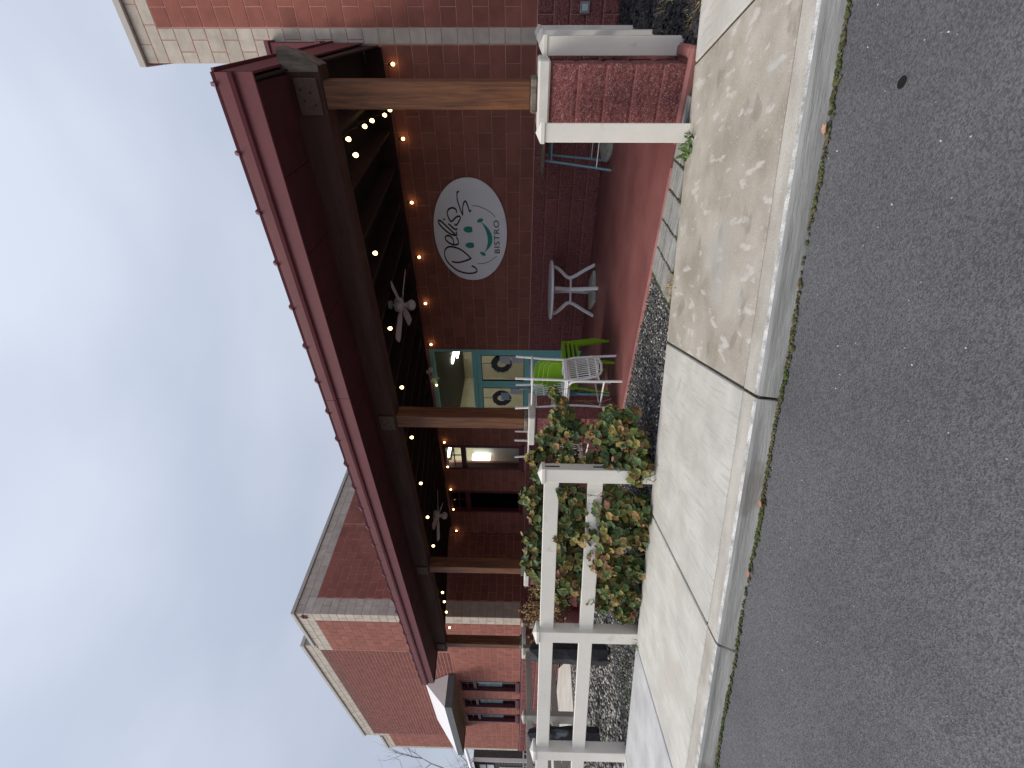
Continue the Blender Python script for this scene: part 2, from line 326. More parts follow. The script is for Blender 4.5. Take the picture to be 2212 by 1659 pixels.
def npmesh(name, V, F, mt, smooth=False):
    me = bpy.data.meshes.new(name); nf, k = F.shape
    me.vertices.add(len(V)); me.vertices.foreach_set('co', V.astype(np.float32).ravel())
    me.loops.add(nf*k); me.loops.foreach_set('vertex_index', F.astype(np.int32).ravel())
    me.polygons.add(nf); me.polygons.foreach_set('loop_start', np.arange(0, nf*k, k, dtype=np.int32)); me.polygons.foreach_set('loop_total', np.full(nf, k, dtype=np.int32))
    me.materials.append(mt); me.update(calc_edges=True); me.validate()
    if smooth: me.polygons.foreach_set('use_smooth', np.ones(nf, dtype=bool))
    return me
def rotmats(n, tilt=None):
    q = rng.normal(size=(n, 4)); q /= np.linalg.norm(q, axis=1)[:, None]; w, x, y, z = q.T
    return np.stack([np.stack([1-2*(y*y+z*z), 2*(x*y-z*w), 2*(x*z+y*w)], -1), np.stack([2*(x*y+z*w), 1-2*(x*x+z*z), 2*(y*z-x*w)], -1), np.stack([2*(x*z-y*w), 2*(y*z+x*w), 1-2*(x*x+y*y)], -1)], 1)

# road frame: s along the road towards the far left, q out towards the road
TH = R(23.1); RT = Vector((-math.cos(TH), -math.sin(TH), 0)); RN = Vector((math.sin(TH), -math.cos(TH), 0)); RO = Vector((0.0, 3.97, 0))
def rp(s, q, z=0): return RO + RT*s + RN*q + Vector((0, 0, z))
RM = Matrix(((RT.x, RN.x, 0, RO.x), (RT.y, RN.y, 0, RO.y), (0, 0, 1, 0), (0, 0, 0, 1)))   # local (s,q,z) -> world (mirrored; normals are recalculated)
def side(x, y):      # >0 on the street side of the sidewalk's back edge
    return (Vector((x, y, 0))-RO).dot(RN)

# ------------------------------------------------------------------ ground, road, sidewalk
far = 140
def sheet(name, pts, mt): 
    o = MB().add(pts, [tuple(range(len(pts)))]).obj(name, mt); o['kind'] = 'structure'; return o
sheet('ground', [rp(-far, .02, -.045), rp(far, .02, -.045), rp(far, -far, -.045), rp(-far, -far, -.045)], M['earth'])
sheet('road', [rp(-far, 1.3, -.088), rp(far, 1.3, -.088), rp(far, far, -.088), rp(-far, far, -.088)], M['asphalt'])
JS = [-9.2, -7.7, -6.2, -4.7, -3.2, -1.7, .29, 2.23, 3.75, 5.24, 6.7, 8.2, 9.7, 11.2, 12.7, 14.2, 15.7, 17.2, 18.7, 20.2, 21.7, 23.2]
sw = bpy.data.objects.new('sidewalk', None); COL.objects.link(sw); sw['kind'] = 'structure'
kb = bpy.data.objects.new('kerb', None); COL.objects.link(kb); kb['kind'] = 'structure'
MB().box(JS[0], JS[-1], 0.0, 1.47, -.2, -.012, RM).obj('joint_fill', M['joint'], sw)
for i, (a, b) in enumerate(zip(JS[:-1], JS[1:])):
    g = .009
    MB().bbox(a+g, b-g, 0, 1.313, -.1, 0, .007, RM).obj('sidewalk_panel', M['tan'] if i == 6 else M['concrete'] if i < 9 else M['greyconc'], sw)
    # kerb: rounded worn arris and battered face
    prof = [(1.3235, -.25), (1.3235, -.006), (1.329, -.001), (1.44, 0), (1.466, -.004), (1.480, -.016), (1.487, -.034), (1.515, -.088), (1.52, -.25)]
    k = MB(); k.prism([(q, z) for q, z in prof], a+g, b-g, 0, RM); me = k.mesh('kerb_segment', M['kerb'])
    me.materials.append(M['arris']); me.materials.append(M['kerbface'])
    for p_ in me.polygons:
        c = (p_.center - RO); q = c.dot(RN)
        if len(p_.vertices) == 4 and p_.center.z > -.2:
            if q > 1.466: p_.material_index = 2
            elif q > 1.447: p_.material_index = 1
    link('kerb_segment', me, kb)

# moss and litter in the gutter (nobody could count it)
def clumps(n, sfun, mt, name, rmin, rmax, flat=.5):
    ico = np.array([(0, 0, 1), (.894, 0, .447), (.276, .851, .447), (-.724, .526, .447), (-.724, -.526, .447), (.276, -.851, .447), (.724, .526, -.447), (-.276, .851, -.447), (-.894, 0, -.447), (-.276, -.851, -.447), (.724, -.526, -.447), (0, 0, -1)])
    fc = np.array([(0, 1, 2), (0, 2, 3), (0, 3, 4), (0, 4, 5), (0, 5, 1), (1, 6, 2), (2, 7, 3), (3, 8, 4), (4, 9, 5), (5, 10, 1), (6, 7, 2), (7, 8, 3), (8, 9, 4), (9, 10, 5), (10, 6, 1), (6, 11, 7), (7, 11, 8), (8, 11, 9), (9, 11, 10), (10, 11, 6)])
    P_ = sfun(n); n = len(P_); r = rng.uniform(rmin, rmax, (n, 1, 1))*(rng.uniform(.55, 1.25, (n, 1, 3)))
    V = ico[None]*(1+rng.normal(0, .13, (n, 12, 1)))*r
    V = np.einsum('nij,nkj->nki', rotmats(n), V); V[:, :, 2] *= flat
    V = V + P_[:, None, :]
    F = fc[None]+12*np.arange(n)[:, None, None]
    o = link(name, npmesh(name, V.reshape(-1, 3), F.reshape(-1, 3), mt)); return o
def mossf(n):
    s = rng.uniform(-6, 14, n); q = 1.513+np.abs(rng.normal(0, .013, n))+.01*np.sin(s*7); 
    den = .5+.5*np.sin(s*3.1)+.3*np.sin(s*11); keep = rng.uniform(size=n) < np.clip(den+.35, .15, 1)
    s, q = s[keep], q[keep]
    return np.stack([RO.x+RT.x*s+RN.x*q, RO.y+RT.y*s+RN.y*q, np.full(len(s), -.083)], -1)
tag(clumps(9000, mossf, M['moss'], 'moss', .004, .013, .6), 'strip of green moss and dirt along the foot of the kerb', 'moss', kind='stuff')

# gravel
SLABY = 3.93
def gravel(x0, x1, y0, y1, cond, z=-.036):
    def f(n):
        x = rng.uniform(x0, x1, n); y = rng.uniform(y0, y1, n)
        qq = (x-RO.x)*RN.x+(y-RO.y)*RN.y
        k = (qq < -.005) & cond(x, y)
        x, y = x[k], y[k]
        return np.stack([x, y, z+rng.uniform(0, .02, len(x))], -1)
    return f
strip = lambda x, y: (y < SLABY+.0) & (x < -1.84)
tag(clumps(52000, gravel(-6.2, -1.84, 1.2, 3.93, strip), M['stone'], 'gravel', .007, .016, .7), 'dark grey gravel strip between the pink patio and the sidewalk', 'gravel', kind='stuff')
tag(clumps(5200, gravel(-6.2, -1.84, 1.2, 3.93, strip, -.030), M['stonepale'], 'gravel', .007, .014, .7), 'pale pebbles scattered through the dark gravel strip', 'gravel', kind='stuff')
fl = lambda x, y: (y < 4.9) & ((x < -11.4) | (y < SLABY)) & ~((x < -11.0) & (y > 2.6) & (y < 4.2))
tag(clumps(30000, gravel(-17, -6.2, -3.5, 4.9, fl), M['stonepale'], 'gravel', .012, .028, .6), 'mixed pale gravel bed behind the white rail fence', 'gravel', kind='stuff')
tag(clumps(18000, gravel(-17, -5.0, -3.5, 4.9, lambda x, y: fl(x, y), -.034), M['stone'], 'gravel', .012, .026, .6), 'dark stones mixed into the gravel bed behind the white rail fence', 'gravel', kind='stuff')
lavaf = lambda x, y: (x > -.16+0*y)
tag(clumps(9000, gravel(-.16, 2.2, 3.6, 7.28, lavaf, -.02), M['lava'], 'lava_rock', .012, .03, .8), 'black lava rock mulch at the foot of the wall right of the patio', 'rock mulch', kind='stuff')

# patio slab
ps = MB().prism([(-.17, SLABY), (-11.3, SLABY), (-11.3, 7.3), (-.17, 7.3)], -.2, .004, 2).obj('patio_floor', M['patio']); ps['kind'] = 'structure'
# painted rough lip
lip = MB(); n = 90
xs = [-.95 - i*(10.3/n) for i in range(n+1)]
ys = [SLABY-.012-.022*random.random()-(.03 if random.random() < .12 else 0) for _ in xs]
for i in range(n):
    lip.add([(xs[i], SLABY, .002), (xs[i+1], SLABY, .002), (xs[i+1], ys[i+1], -.025), (xs[i], ys[i], -.025)], [(0, 1, 2, 3)])
lip.obj('patio_edge', M['curbpink'], ps)

# long thin pavers in the wedge between slab and sidewalk
pv = bpy.data.objects.new('paver_strip', None); COL.objects.link(pv); pv['kind'] = 'structure'
MB().prism([(-.42, SLABY-.002), (-1.87, SLABY-.002), (-1.87, 3.97+.4266*-1.87+.02), (-.42, 3.97+.4266*-.42+.02)], -.08, -.022, 2).obj('mossy_joint', M['moss'], pv)
xx = -.45; row = 0
while xx > -1.78:
    L_ = .19+random.random()*.05
    y = SLABY-.012; 
    while True:
        y0 = y-.062
        lo = 3.97+.4266*(xx-L_/2)+.03     # sidewalk edge
        if y0 < lo-.02: break
        if y0 > 3.97+.4266*(xx-L_)+.012:
            MB().bbox(xx-L_+.004, xx-.004, y0+.0065, y-.0065, -.06, -.006+random.uniform(-.004, .004), .004).obj('paver', M['paver'], pv)
        y = y0
    xx -= L_+.012

# ------------------------------------------------------------------ block walls
cache = {}
def block_me(w, h, mt, d=.005, b=.003):
    k = (round(w, 4), round(h, 4), mt.name)
    if k not in cache:
        mb = MB(); mb.bbox(0, w, -d, .02, 0, h, b); cache[k] = mb.mesh('block', mt)
    return cache[k]
def wall_blocks(parent, P0, ud, segs, jn, nmax=300, name='block'):
    """P0 origin (x,y), ud unit horizontal direction along the wall; outward normal = ud rotated so that it faces the viewer.
    segs: list of (u0,u1,z0,z1,material,joined material). nearest nmax to the camera become parts."""
    nd = Vector((ud[1], -ud[0]))       # outward
    items = sorted(segs, key=lambda s: (P0[0]+ud[0]*(s[0]+s[1])/2)**2+(P0[1]+ud[1]*(s[0]+s[1])/2)**2+(s[2]-1)**2)
    ang = math.atan2(ud[1], ud[0])
    Mt = Matrix.Translation((P0[0], P0[1], 0)) @ Matrix.Rotation(ang, 4, 'Z')
    jm = {}
    for i, s in enumerate(items):
        u0, u1, z0, z1, mt, mj = s
        if i < nmax:
            o = link(name, block_me(u1-u0, z1-z0, mt), parent)
            o.matrix_local = Mt @ Matrix.Translation((u0, 0, z0))
        else:
            jm.setdefault(mj.name, (mj, MB()))[1].bbox(u0, u1, -.005, .02, z0, z1, .003, Mt) if len(items) < 2500 else None
    for k, (mj, mb) in jm.items():
        mb.obj(jn, mj, parent, kind='stuff')
def course(u0, u1, z0, z1, bw, bh, mt, mj, holes=(), off=0, g=.0095, z_start=None, anchor=0.0):
    out = []; k = 0; z = z0
    while z < z1-.02:
        zt = min(z+bh, z1)
        u = anchor + ((off+k) % 2)*bw/2 - 200*bw
        kk = math.floor((u0-u)/bw); u += kk*bw
        while u < u1:
            a, b = max(u, u0), min(u+bw, u1)
            cuts = [(a, b)]
            for (h0, h1, hz0, hz1) in holes:
                if zt > hz0+.01 and z < hz1-.01:
                    nc = []
                    for (c, d) in cuts:
                        if d <= h0 or c >= h1: nc.append((c, d)); continue
                        if c < h0: nc.append((c, h0))
                        if d > h1: nc.append((h1, d))
                    cuts = nc
            for (c, d) in cuts:
                if d-c > .03: out.append((c+g/2, d-g/2, z+g/2, zt-g/2, mt, mj))
            u += bw
        z += bh; k += 1
    return out
def backing(name, P0, ud, u0, u1, z0, z1, holes, mt, parent, t=.28):
    """solid wall with rectangular openings, as boxes"""
    ang = math.atan2(ud[1], ud[0]); Mt = Matrix.Translation((P0[0], P0[1], 0)) @ Matrix.Rotation(ang, 4, 'Z')
    us = sorted({u0, u1, *[h[0] for h in holes], *[h[1] for h in holes]}); mb = MB()
    for a, b in zip(us[:-1], us[1:]):
        hs = sorted([(h[2], h[3]) for h in holes if h[0] <= a+1e-6 and h[1] >= b-1e-6]); z = z0
        for h0, h1 in hs:
            if h0 > z+.001: mb.box(a, b, 0, t, z, h0, Mt)
            z = h1
        if z1 > z: mb.box(a, b, 0, t, z, z1, Mt)
    return mb.obj(name, mt, parent)

split_cache = {}
def split_me(w, h, mt, amp=.011, res=.022):
    k = (round(w, 3), round(h, 3), mt.name)
    L_ = split_cache.setdefault(k, [])
    if len(L_) < 4:
        nx, nz = max(2, int(w/res)), max(2, int(h/res)); vs = []; fs = []
        for j in range(nz+1):
            for i in range(nx+1):
                e = (i in (0, nx)) or (j in (0, nz))
                vs.append((w*i/nx, 0 if e else -amp*(.9+random.random()*1.1), h*j/nz))
        for j in range(nz):
            for i in range(nx): fs.append((j*(nx+1)+i, j*(nx+1)+i+1, (j+1)*(nx+1)+i+1, (j+1)*(nx+1)+i))
        mb = MB(); mb.add(vs, fs); n_ = len(mb.v)
        me = mb.mesh('split_face_block', mt); L_.append(me); return me
    return random.choice(L_)
def split_blocks(parent, P0, ud, u0, u1, z0, z1, holes, nmax, off=0):
    ang = math.atan2(ud[1], ud[0]); Mt = Matrix.Translation((P0[0], P0[1], 0)) @ Matrix.Rotation(ang, 4, 'Z')
    segs = course(u0, u1, z0, z1, .4064, .2032, None, None, holes, off, g=.008)
    segs.sort(key=lambda s: (P0[0]+ud[0]*(s[0]+s[1])/2)**2+(P0[1]+ud[1]*(s[0]+s[1])/2)**2)
    jb = MB()
    for i, s in enumerate(segs):
        if i < nmax:
            o = link('split_face_block', split_me(s[1]-s[0], s[3]-s[2], M['split']), parent); o.matrix_local = Mt @ Matrix.Translation((s[0], -.004, s[2]))
        else:
            me = split_me(s[1]-s[0], s[3]-s[2], M['split']); T = Mt @ Matrix.Translation((s[0], -.004, s[2]))
            jb.add([T @ v.co for v in me.vertices], [tuple(p_.vertices) for p_ in me.polygons])
    if jb.v: jb.obj('distant_split_face_blocks', M['splitj'], parent, kind='stuff')

# ---- bistro building: facade on y = 7.33, facing the street (-y)
FY = 7.33; Z0 = 1.016
bis = thing('bistro_building', 'red block building with teal double doors and oval bistro sign under the patio roof', 'building', (0, 0, 0))
DOOR = (-6.84, -5.08, 0, 2.97); W1 = (-8.62, -7.78, 1.12, 2.98); W2 = (-10.34, -9.45, 1.12, 2.98)
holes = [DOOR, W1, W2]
backing('wall', (0, FY), (1, 0), -11.30, -.50, 0, 3.60, holes, M['pmortar'], bis)
backing('wall', (0, FY), (1, 0), -.50, 6, 0, 6.2, [], M['mortar'], bis)
MB().box(-.50, -.22, FY+.28, 14, 0, 6.2).obj('wall', M['mortar'], bis)
MB().box(-11.3, -.5, FY+.28, 14, 3.5, 3.6).obj('flat_roof', M['deck'], bis)
MB().box(-.22, 6, FY+.28, 14, 6.0, 6.1).obj('flat_roof', M['deck'], bis)
MB().box(-11.3, 6, 13.9, 14.1, 0, 3.5).obj('rear_wall', M['mortar'], bis)
MB().box(5.8, 6, FY+.28, 13.9, 0, 6.0).obj('wall', M['mortar'], bis)
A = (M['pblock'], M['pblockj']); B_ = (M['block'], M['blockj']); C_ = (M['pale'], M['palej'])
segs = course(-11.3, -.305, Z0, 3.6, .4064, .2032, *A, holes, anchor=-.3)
segs += course(-.30, -.128, Z0, 3.25, .4064, .2032, *C_, (), anchor=-.30+.0)
segs += course(-.50, -.128, Z0+11*.2032, Z0+24*.2032, .25, .2032, *C_, (), anchor=-.50)
segs += course(-.125, 6, Z0, Z0+24*.2032, .4064, .2032, *B_, (), anchor=-.125)
segs += course(-.50, 6, Z0+24*.2032, 6.2, .4064, .1536, *C_, (), anchor=-.50)
wall_blocks(bis, (0, FY), (1, 0), segs, 'distant_blocks', 300)
split_blocks(bis, (0, FY), (1, 0), -11.3, 6, 0, Z0, [(-6.84, -5.08, 0, 1.1)], 170)
MB().box(-11.3, -6.84, FY-.016, FY+.0, Z0-.006, Z0+.006).box(-5.08, 6, FY-.016, FY+.0, Z0-.006, Z0+.006).obj('ledge', M['mortar'], bis)
MB().bbox(-.54, 6, FY-.05, FY+.33, 6.205, 6.30, .008).obj('coping', M['coping'], bis)
MB().bbox(-.54, -.18, FY+.34, 14, 6.205, 6.30, .008).obj('coping', M['coping'], bis)

def window(parent, x0, x1, z0, z1, y, zb0, zb1, mg, fm=M['dkred'], gm=None):
    gm = gm or M['glass']
    f = .07; fr = MB()
    fr.box(x0, x0+f, y-.01, y+.16, z0, z1).box(x1-f, x1, y-.01, y+.16, z0, z1).box(x0+f, x1-f, y-.01, y+.16, z1-f, z1).box(x0+f, x1-f, y-.012, y+.16, z0, z0+f)
    fr.box(x0+f, x1-f, y+.03, y+.14, zb0, zb1)
    w = fr.obj('window', fm, parent)
    MB().bbox(x0-.03, x1+.03, y-.05, y+.03, z0-.05, z0+.012, .005).obj('sill', fm, w)
    MB().box(x0+f+.001, x1-f-.001, y+.09, y+.10, z0+f+.001, zb0-.001).obj('pane', gm, w)
    MB().box(x0+f+.001, x1-f-.001, y+.09, y+.10, zb1+.001, z1-f-.001).obj('pane', gm, w)
    mu = MB(); xm = (x0+x1)/2; zm = (zb1+z1-f)/2
    mu.box(xm-.012, xm+.012, y+.07, y+.085, zb1, z1-f).box(x0+f, x1-f, y+.068, y+.083, zm-.012, zm+.012)
    mu.obj('muntin', fm, w)
    return w
window(bis, *W1[:2], W1[2], W1[3], FY, 2.44, 2.56, 1)
window(bis, *W2[:2], W2[2], W2[3], FY, 2.44, 2.56, 1, gm=M['glassdark'])

# teal double door with transom
df = MB(); x0, x1 = DOOR[0], DOOR[1]; f = .055; y0, y1 = FY+.0, FY+.12
df.box(x0, x0+f, y0, y1, 0, 2.97).box(x1-f, x1, y0, y1, 0, 2.97).box(x0+f, x1-f, y0, y1, 2.90, 2.97).box(x0+f, x1-f, y0, y1, 2.05, 2.14)
dfo = df.obj('door_frame', M['teal'], bis)
MB().box(x0+f, x1-f, FY+.05, FY+.06, 2.14, 2.90).obj('transom_pane', M['glass'], dfo)
xm = (x0+x1)/2
for (a, b) in ((x0+f+.004, xm-.004), (xm+.004, x1-f-.004)):
    st = .085; d = MB(); ya, yb = FY+.02, FY+.07
    d.box(a, a+st, ya, yb, .01, 2.046).box(b-st, b, ya, yb, .01, 2.046).box(a+st, b-st, ya, yb, 1.96, 2.046).box(a+st, b-st, ya, yb, .01, .28).box(a+st, b-st, ya, yb, 1.0, 1.10)
    d.box(a+st, b-st, ya+.012, yb-.01, .28, .995)
    do = d.obj('door', M['teal'], bis)
    MB().box(a+st, b-st, FY+.045, FY+.05, 1.10, 1.96).obj('pane', M['glass'], do)
    gk = MB(); h = .012
    gk.box(a+st, b-st, FY+.016, FY+.044, 1.10, 1.10+h).box(a+st, b-st, FY+.016, FY+.044, 1.96-h, 1.96).box(a+st, a+st+h, FY+.016, FY+.044, 1.10+h, 1.96-h).box(b-st-h, b-st, FY+.016, FY+.044, 1.10+h, 1.96-h)
    gk.obj('gasket', M['black'], do)
    hx = xm+.06 if a > xm-.1 else xm-.06
    MB().tube([(hx, FY+.02, 1.21), (hx, FY-.045, 1.205), (hx, FY-.05, 1.19), (hx, FY-.05, 1.01), (hx, FY-.045, .995), (hx, FY+.02, .99)], .011, 8).obj('handle', M['steel'], do, True)
# lit room behind the doors and first window
room = MB(); rm0, rm1 = -9.0, -4.6
room.box(rm0, rm1, 11.4, 11.5, 0, 3.1).box(rm0-.1, rm0, FY+.28, 11.5, 0, 3.1).box(rm1, rm1+.1, FY+.28, 11.5, 0, 3.1).box(rm0, rm1, FY+.28, 11.4, -.01, .01)
room.obj('interior_wall', M['cream'], bis)
MB().box(rm0, rm1, FY+.285, 11.4, 2.94, 3.0).obj('interior_ceiling', M['roomgrey'], bis)
for (x, y) in ((-6.9, 9.9), (-7.3, 10.7), (-5.4, 10.6), (-8.45, 8.1)):
    MB().box(x-.06, x+.06, y-.5, y+.5, 2.90, 2.935).obj('ceiling_tube', M['tube'], bis)
MB().box(-11.0, rm0-.1, 10.0, 10.1, 0, 3.1).obj('interior_wall', M['roomdark'], bis)
MB().box(-7.4, -5.9, 10.0, 10.5, 0, 1.05).obj('counter', M['roomdark'], bis)
MB().bbox(-8.98, -8.22, 7.80, 8.4, 0, 2.32, .03).obj('white_cooler', M['white'], bis)
MB().box(-8.62, -8.56, 7.62, 7.78, 1.9, 2.35).obj('light_tube', M['tubedim'], bis)
MB().box(-7.9, -7.0, 7.75, 7.80, 1.0, 1.6).obj('display_panel', M['paperblue'], bis)

# ---- wing building
WX, WY, WZ = -11.32, 5.02, 1.10
wing = thing('brick_building', 'tall red block building with pale stone corners and grey canopy, beyond the patio', 'building')
WW = [(-16.36, -15.50, 1.14, 2.92), (-17.88, -17.02, 1.14, 2.92), (-19.38, -18.52, 1.14, 2.92)]
backing('wall', (0, WY), (1, 0), -23.0, WX, 0, 6.28, WW, M['mortar'], wing)
MB().box(-13.2, WX, WY, WY+.28, 6.281, 6.58).obj('parapet', M['palemortar'], wing)
MB().box(-21.4, -13.2, WY, WY+.28, 6.281, 6.90).obj('parapet', M['palemortar'], wing)
MB().box(WX-.28, WX, WY+.28, 16, 0, 6.58).obj('wall', M['mortar'], wing)
MB().box(-23, -22.72, WY+.28, 16, 0, 6.28).obj('wall', M['mortar'], wing)
MB().box(-22.72, WX-.28, WY+.28, 16, 6.0, 6.1).obj('flat_roof', M['deck'], wing)
MB().box(-22.72, WX-.28, 6.4, 6.5, 0, 3.2).obj('interior_wall', M['roomdark'], wing)
BR = (M['brickj'], M['brickj'])
z2 = WZ+25*.2032
segs = course(WX-.36, WX, WZ, z2, .40, .2032, *C_, (), anchor=WX)
segs += course(-13.46, WX-.37, WZ, z2, .4064, .2032, *B_, (), anchor=WX)
segs += course(-13.20, WX, z2, z2+.406, .4064, .2032, *C_, (), anchor=WX)
segs += course(-13.46, -13.20, z2, z2+.406, .4064, .2032, *C_, (), anchor=WX)
segs += course(-21.15, -13.47, WZ, 3.0, .4064, .2032, *B_, WW, anchor=WX)
segs += course(-22.75, -21.16, WZ, 5.98, .4064, .2032, *B_, (), anchor=WX)
segs += course(-23, -22.76, WZ, 5.98, .4064, .2032, *C_, (), anchor=-23)
segs += course(-23, -21.41, 5.98, 6.28, .4064, .15, *C_, (), anchor=WX)
segs += course(-21.40, -13.20, 6.54, 6.90, .4064, .18, *C_, (), anchor=WX)
segs += course(-21.40, -21.15, 5.98, 6.54, .4064, .1867, *C_, (), anchor=WX)
wall_blocks(wing, (0, WY), (1, 0), segs, 'distant_blocks', 270)
bs_ = course(-21.14, -13.48, 3.0, 6.535, .2032, .1016, *BR, (), g=.017)
bj = MB()
for s in bs_: bj.box(s[0], s[1], WY-.004, WY+.01, s[2], s[3])
bj.obj('small_bricks', M['brickj'], wing, kind='stuff')
# return face (x = WX, facing +x)
segs = course(WY, WY+.38, WZ, z2, .40, .2032, *C_, (), anchor=WY)
segs += course(WY+.39, 7.53, WZ, z2, .4064, .2032, *A, (), anchor=WY)
segs += course(7.55, 13, 3.6, z2, .4064, .2032, *B_, (), anchor=7.54)
segs += course(WY, 13, z2, z2+.406, .4064, .2032, *C_, (), anchor=WY)
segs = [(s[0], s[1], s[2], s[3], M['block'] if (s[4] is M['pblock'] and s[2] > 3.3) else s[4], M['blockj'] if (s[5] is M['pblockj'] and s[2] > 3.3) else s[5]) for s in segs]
# along +y with outward +x
wall_blocks(wing, (WX, 0), (0, 1), segs, 'return_blocks', 29 if False else 30)
split_blocks(wing, (0, WY), (1, 0), -23, WX, .02, WZ, [], 60)
split_blocks(wing, (WX, 0), (0, 1), WY, 7.33, .02, WZ, [], 20)
cp = .09
MB().bbox(-13.2, WX+.04, WY-.04, WY+.32, 6.59, 6.68, .008).obj('coping', M['coping'], wing)
MB().bbox(WX-.32, WX+.04, WY+.325, 16, 6.59, 6.68, .008).obj('coping', M['coping'], wing)
MB().bbox(-21.42, -13.16, WY-.04, WY+.32, 6.905, 7.0, .008).obj('coping', M['coping'], wing)
MB().bbox(-23.04, -21.425, WY-.04, WY+.32, 6.285, 6.38, .008).obj('coping', M['coping'], wing)
for w in WW: window(wing, *w, WY, 2.40, 2.49, 1)
for w in WW:       # added pale panels, painting reflections and lit window contents into the panes
    xc = (w[0]+w[1])/2
    MB().box(xc-.34, xc+.34, WY+.106, WY+.112, 1.62, 2.0).obj('poster', M['paperblue'], wing)
    MB().box(xc-.34, xc+.34, WY+.106, WY+.112, 2.12, 2.36).obj('poster', M['posterblue'], wing)
    MB().box(xc-.34, xc+.34, WY+.108, WY+.114, 2.005, 2.115).obj('poster', M['paper'], wing)
    MB().box(xc-.36, xc+.36, WY+.30, WY+.31, 1.2, 2.9).obj('curtain', M['roomcool'], wing)
# canopy on the wing
cn = thing('canopy', 'grey edged canopy with white sloping top over the three wing windows', 'canopy')
cx0, cx1, cy = -19.95, -14.98, 4.18
MB().box(cx0, cx1, cy, cy+.03, 2.975, 3.165).box(cx1-.03, cx1, cy+.03, WY-.02, 2.975, 3.165).box(cx0, cx0+.03, cy+.03, WY-.02, 2.975, 3.165).obj('fascia', M['canopygrey'], cn)
MB().box(cx0+.03, cx1-.03, cy+.03, WY-.02, 3.0, 3.01).obj('soffit', M['canopysoffit'], cn)
rx0, rx1 = -19.2, -15.75; wy = WY-.02
MB().add([(cx0, cy, 3.167), (cx1, cy, 3.167), (rx1, wy, 3.93), (rx0, wy, 3.93)], [(0, 1, 2, 3)]).obj('front_slope', M['canopytop'], cn)
MB().add([(cx1, cy, 3.167), (cx1, wy, 3.167), (rx1, wy, 3.93)], [(0, 1, 2)]).obj('end_slope', M['canopyside'], cn)
MB().add([(cx0, cy, 3.167), (cx0, wy, 3.167), (rx0, wy, 3.93)], [(0, 2, 1)]).obj('end_slope', M['canopyside'], cn)
# barn star
def star(c, r):
    mb = MB(); vs = [(0, -.05, 0)]
    for k in range(10):
        a = math.pi/2+k*math.pi/5; q = r if k % 2 == 0 else r*.42
        vs.append((q*math.cos(a), 0, q*math.sin(a)))
    mb.add(vs, [(0, 1+k, 1+(k+1) % 10) for k in range(10)]); return mb.obj('star', M['star'], None, loc=c)
tag(star((-11.47, WY-.015, 6.40), .125), 'small red metal barn star high on the pale corner of the far building', 'star')

# ------------------------------------------------------------------ patio roof
pr = thing('patio_roof', 'long maroon metal patio roof on four timber posts in front of the bistro wall', 'patio roof')
X0, X1 = -11.02, -.28; EY = 3.50; DS = .102
def dz(y): return 2.975+DS*(y-4.3)
# deck + standing seam skin
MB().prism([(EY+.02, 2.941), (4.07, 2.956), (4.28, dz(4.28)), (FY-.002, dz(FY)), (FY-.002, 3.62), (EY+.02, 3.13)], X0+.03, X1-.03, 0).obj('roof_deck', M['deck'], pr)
MB().prism([(EY-.02, 3.150), (FY-.003, 3.655), (FY-.003, 3.675), (EY-.02, 3.168)], X0-.02, X1+.02, 0).obj('metal_sheet', M['fascia'], pr)
x = X1-.07
while x > X0:
    MB().prism([(EY-.05, 3.158), (FY-.01, 3.67), (FY-.01, 3.715), (EY-.0, 3.215)], x-.011, x+.011, 0).obj('roof_seam', M['gutter'], pr)
    x -= .4125
def fasc(a, b, name='fascia_board'):
    MB().prism([(EY, 2.918), (EY+.02, 2.918), (EY+.02, 3.148), (EY, 3.05)][:2]+[(EY+.02, 3.04), (EY, 3.04)], a, b, 0).obj(name, M['fascia'], pr)
    MB().prism([(EY-.022, 3.046), (EY+.0, 3.042), (EY+.015, 3.149), (EY-.03, 3.149), (EY-.032, 3.07)], a, b, 0).obj('gutter', M['fascia'], pr)
js = [X1, -3.054, -5.873, -8.548, X0]
for a, b in zip(js[:-1], js[1:]): fasc(b+.0025, a-.0025)
MB().prism([(EY-.022, 3.149), (EY+.4, 3.21), (EY+.4, 3.218), (EY-.035, 3.172)], X0, X1, 0).obj('drip_edge', M['gutter'], pr)
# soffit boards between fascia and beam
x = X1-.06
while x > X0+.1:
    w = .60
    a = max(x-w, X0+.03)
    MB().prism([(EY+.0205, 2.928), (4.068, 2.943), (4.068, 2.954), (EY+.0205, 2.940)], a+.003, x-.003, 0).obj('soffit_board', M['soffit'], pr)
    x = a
# rake ends
for xx, s in ((X1, 1), (X0, -1)):
    a, b = (xx-.015, xx) if s > 0 else (xx, xx+.015)
    MB().prism([(EY+.022, 2.92), (FY-.02, 3.26), (FY-.02, 3.652), (EY+.022, 3.142)], a, b, 0).obj('rake_panel', M['fascia'], pr)
    MB().prism([(EY+.022, 2.905), (FY-.02, 3.07), (FY-.02, 3.255), (EY+.022, 2.918)], a-.03*s, b-.03*s, 0).obj('rake_board', M['rafter'], pr)
x = -.80
while x > X0+.1:
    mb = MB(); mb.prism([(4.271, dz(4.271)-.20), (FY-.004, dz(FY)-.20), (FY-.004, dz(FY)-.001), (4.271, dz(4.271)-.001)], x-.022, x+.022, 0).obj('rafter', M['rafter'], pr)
    x -= .4975
MB().box(X0+.05, X1-.05, FY-.045, FY-.014, 3.03, 3.25).obj('ledger', M['rafter'], pr)
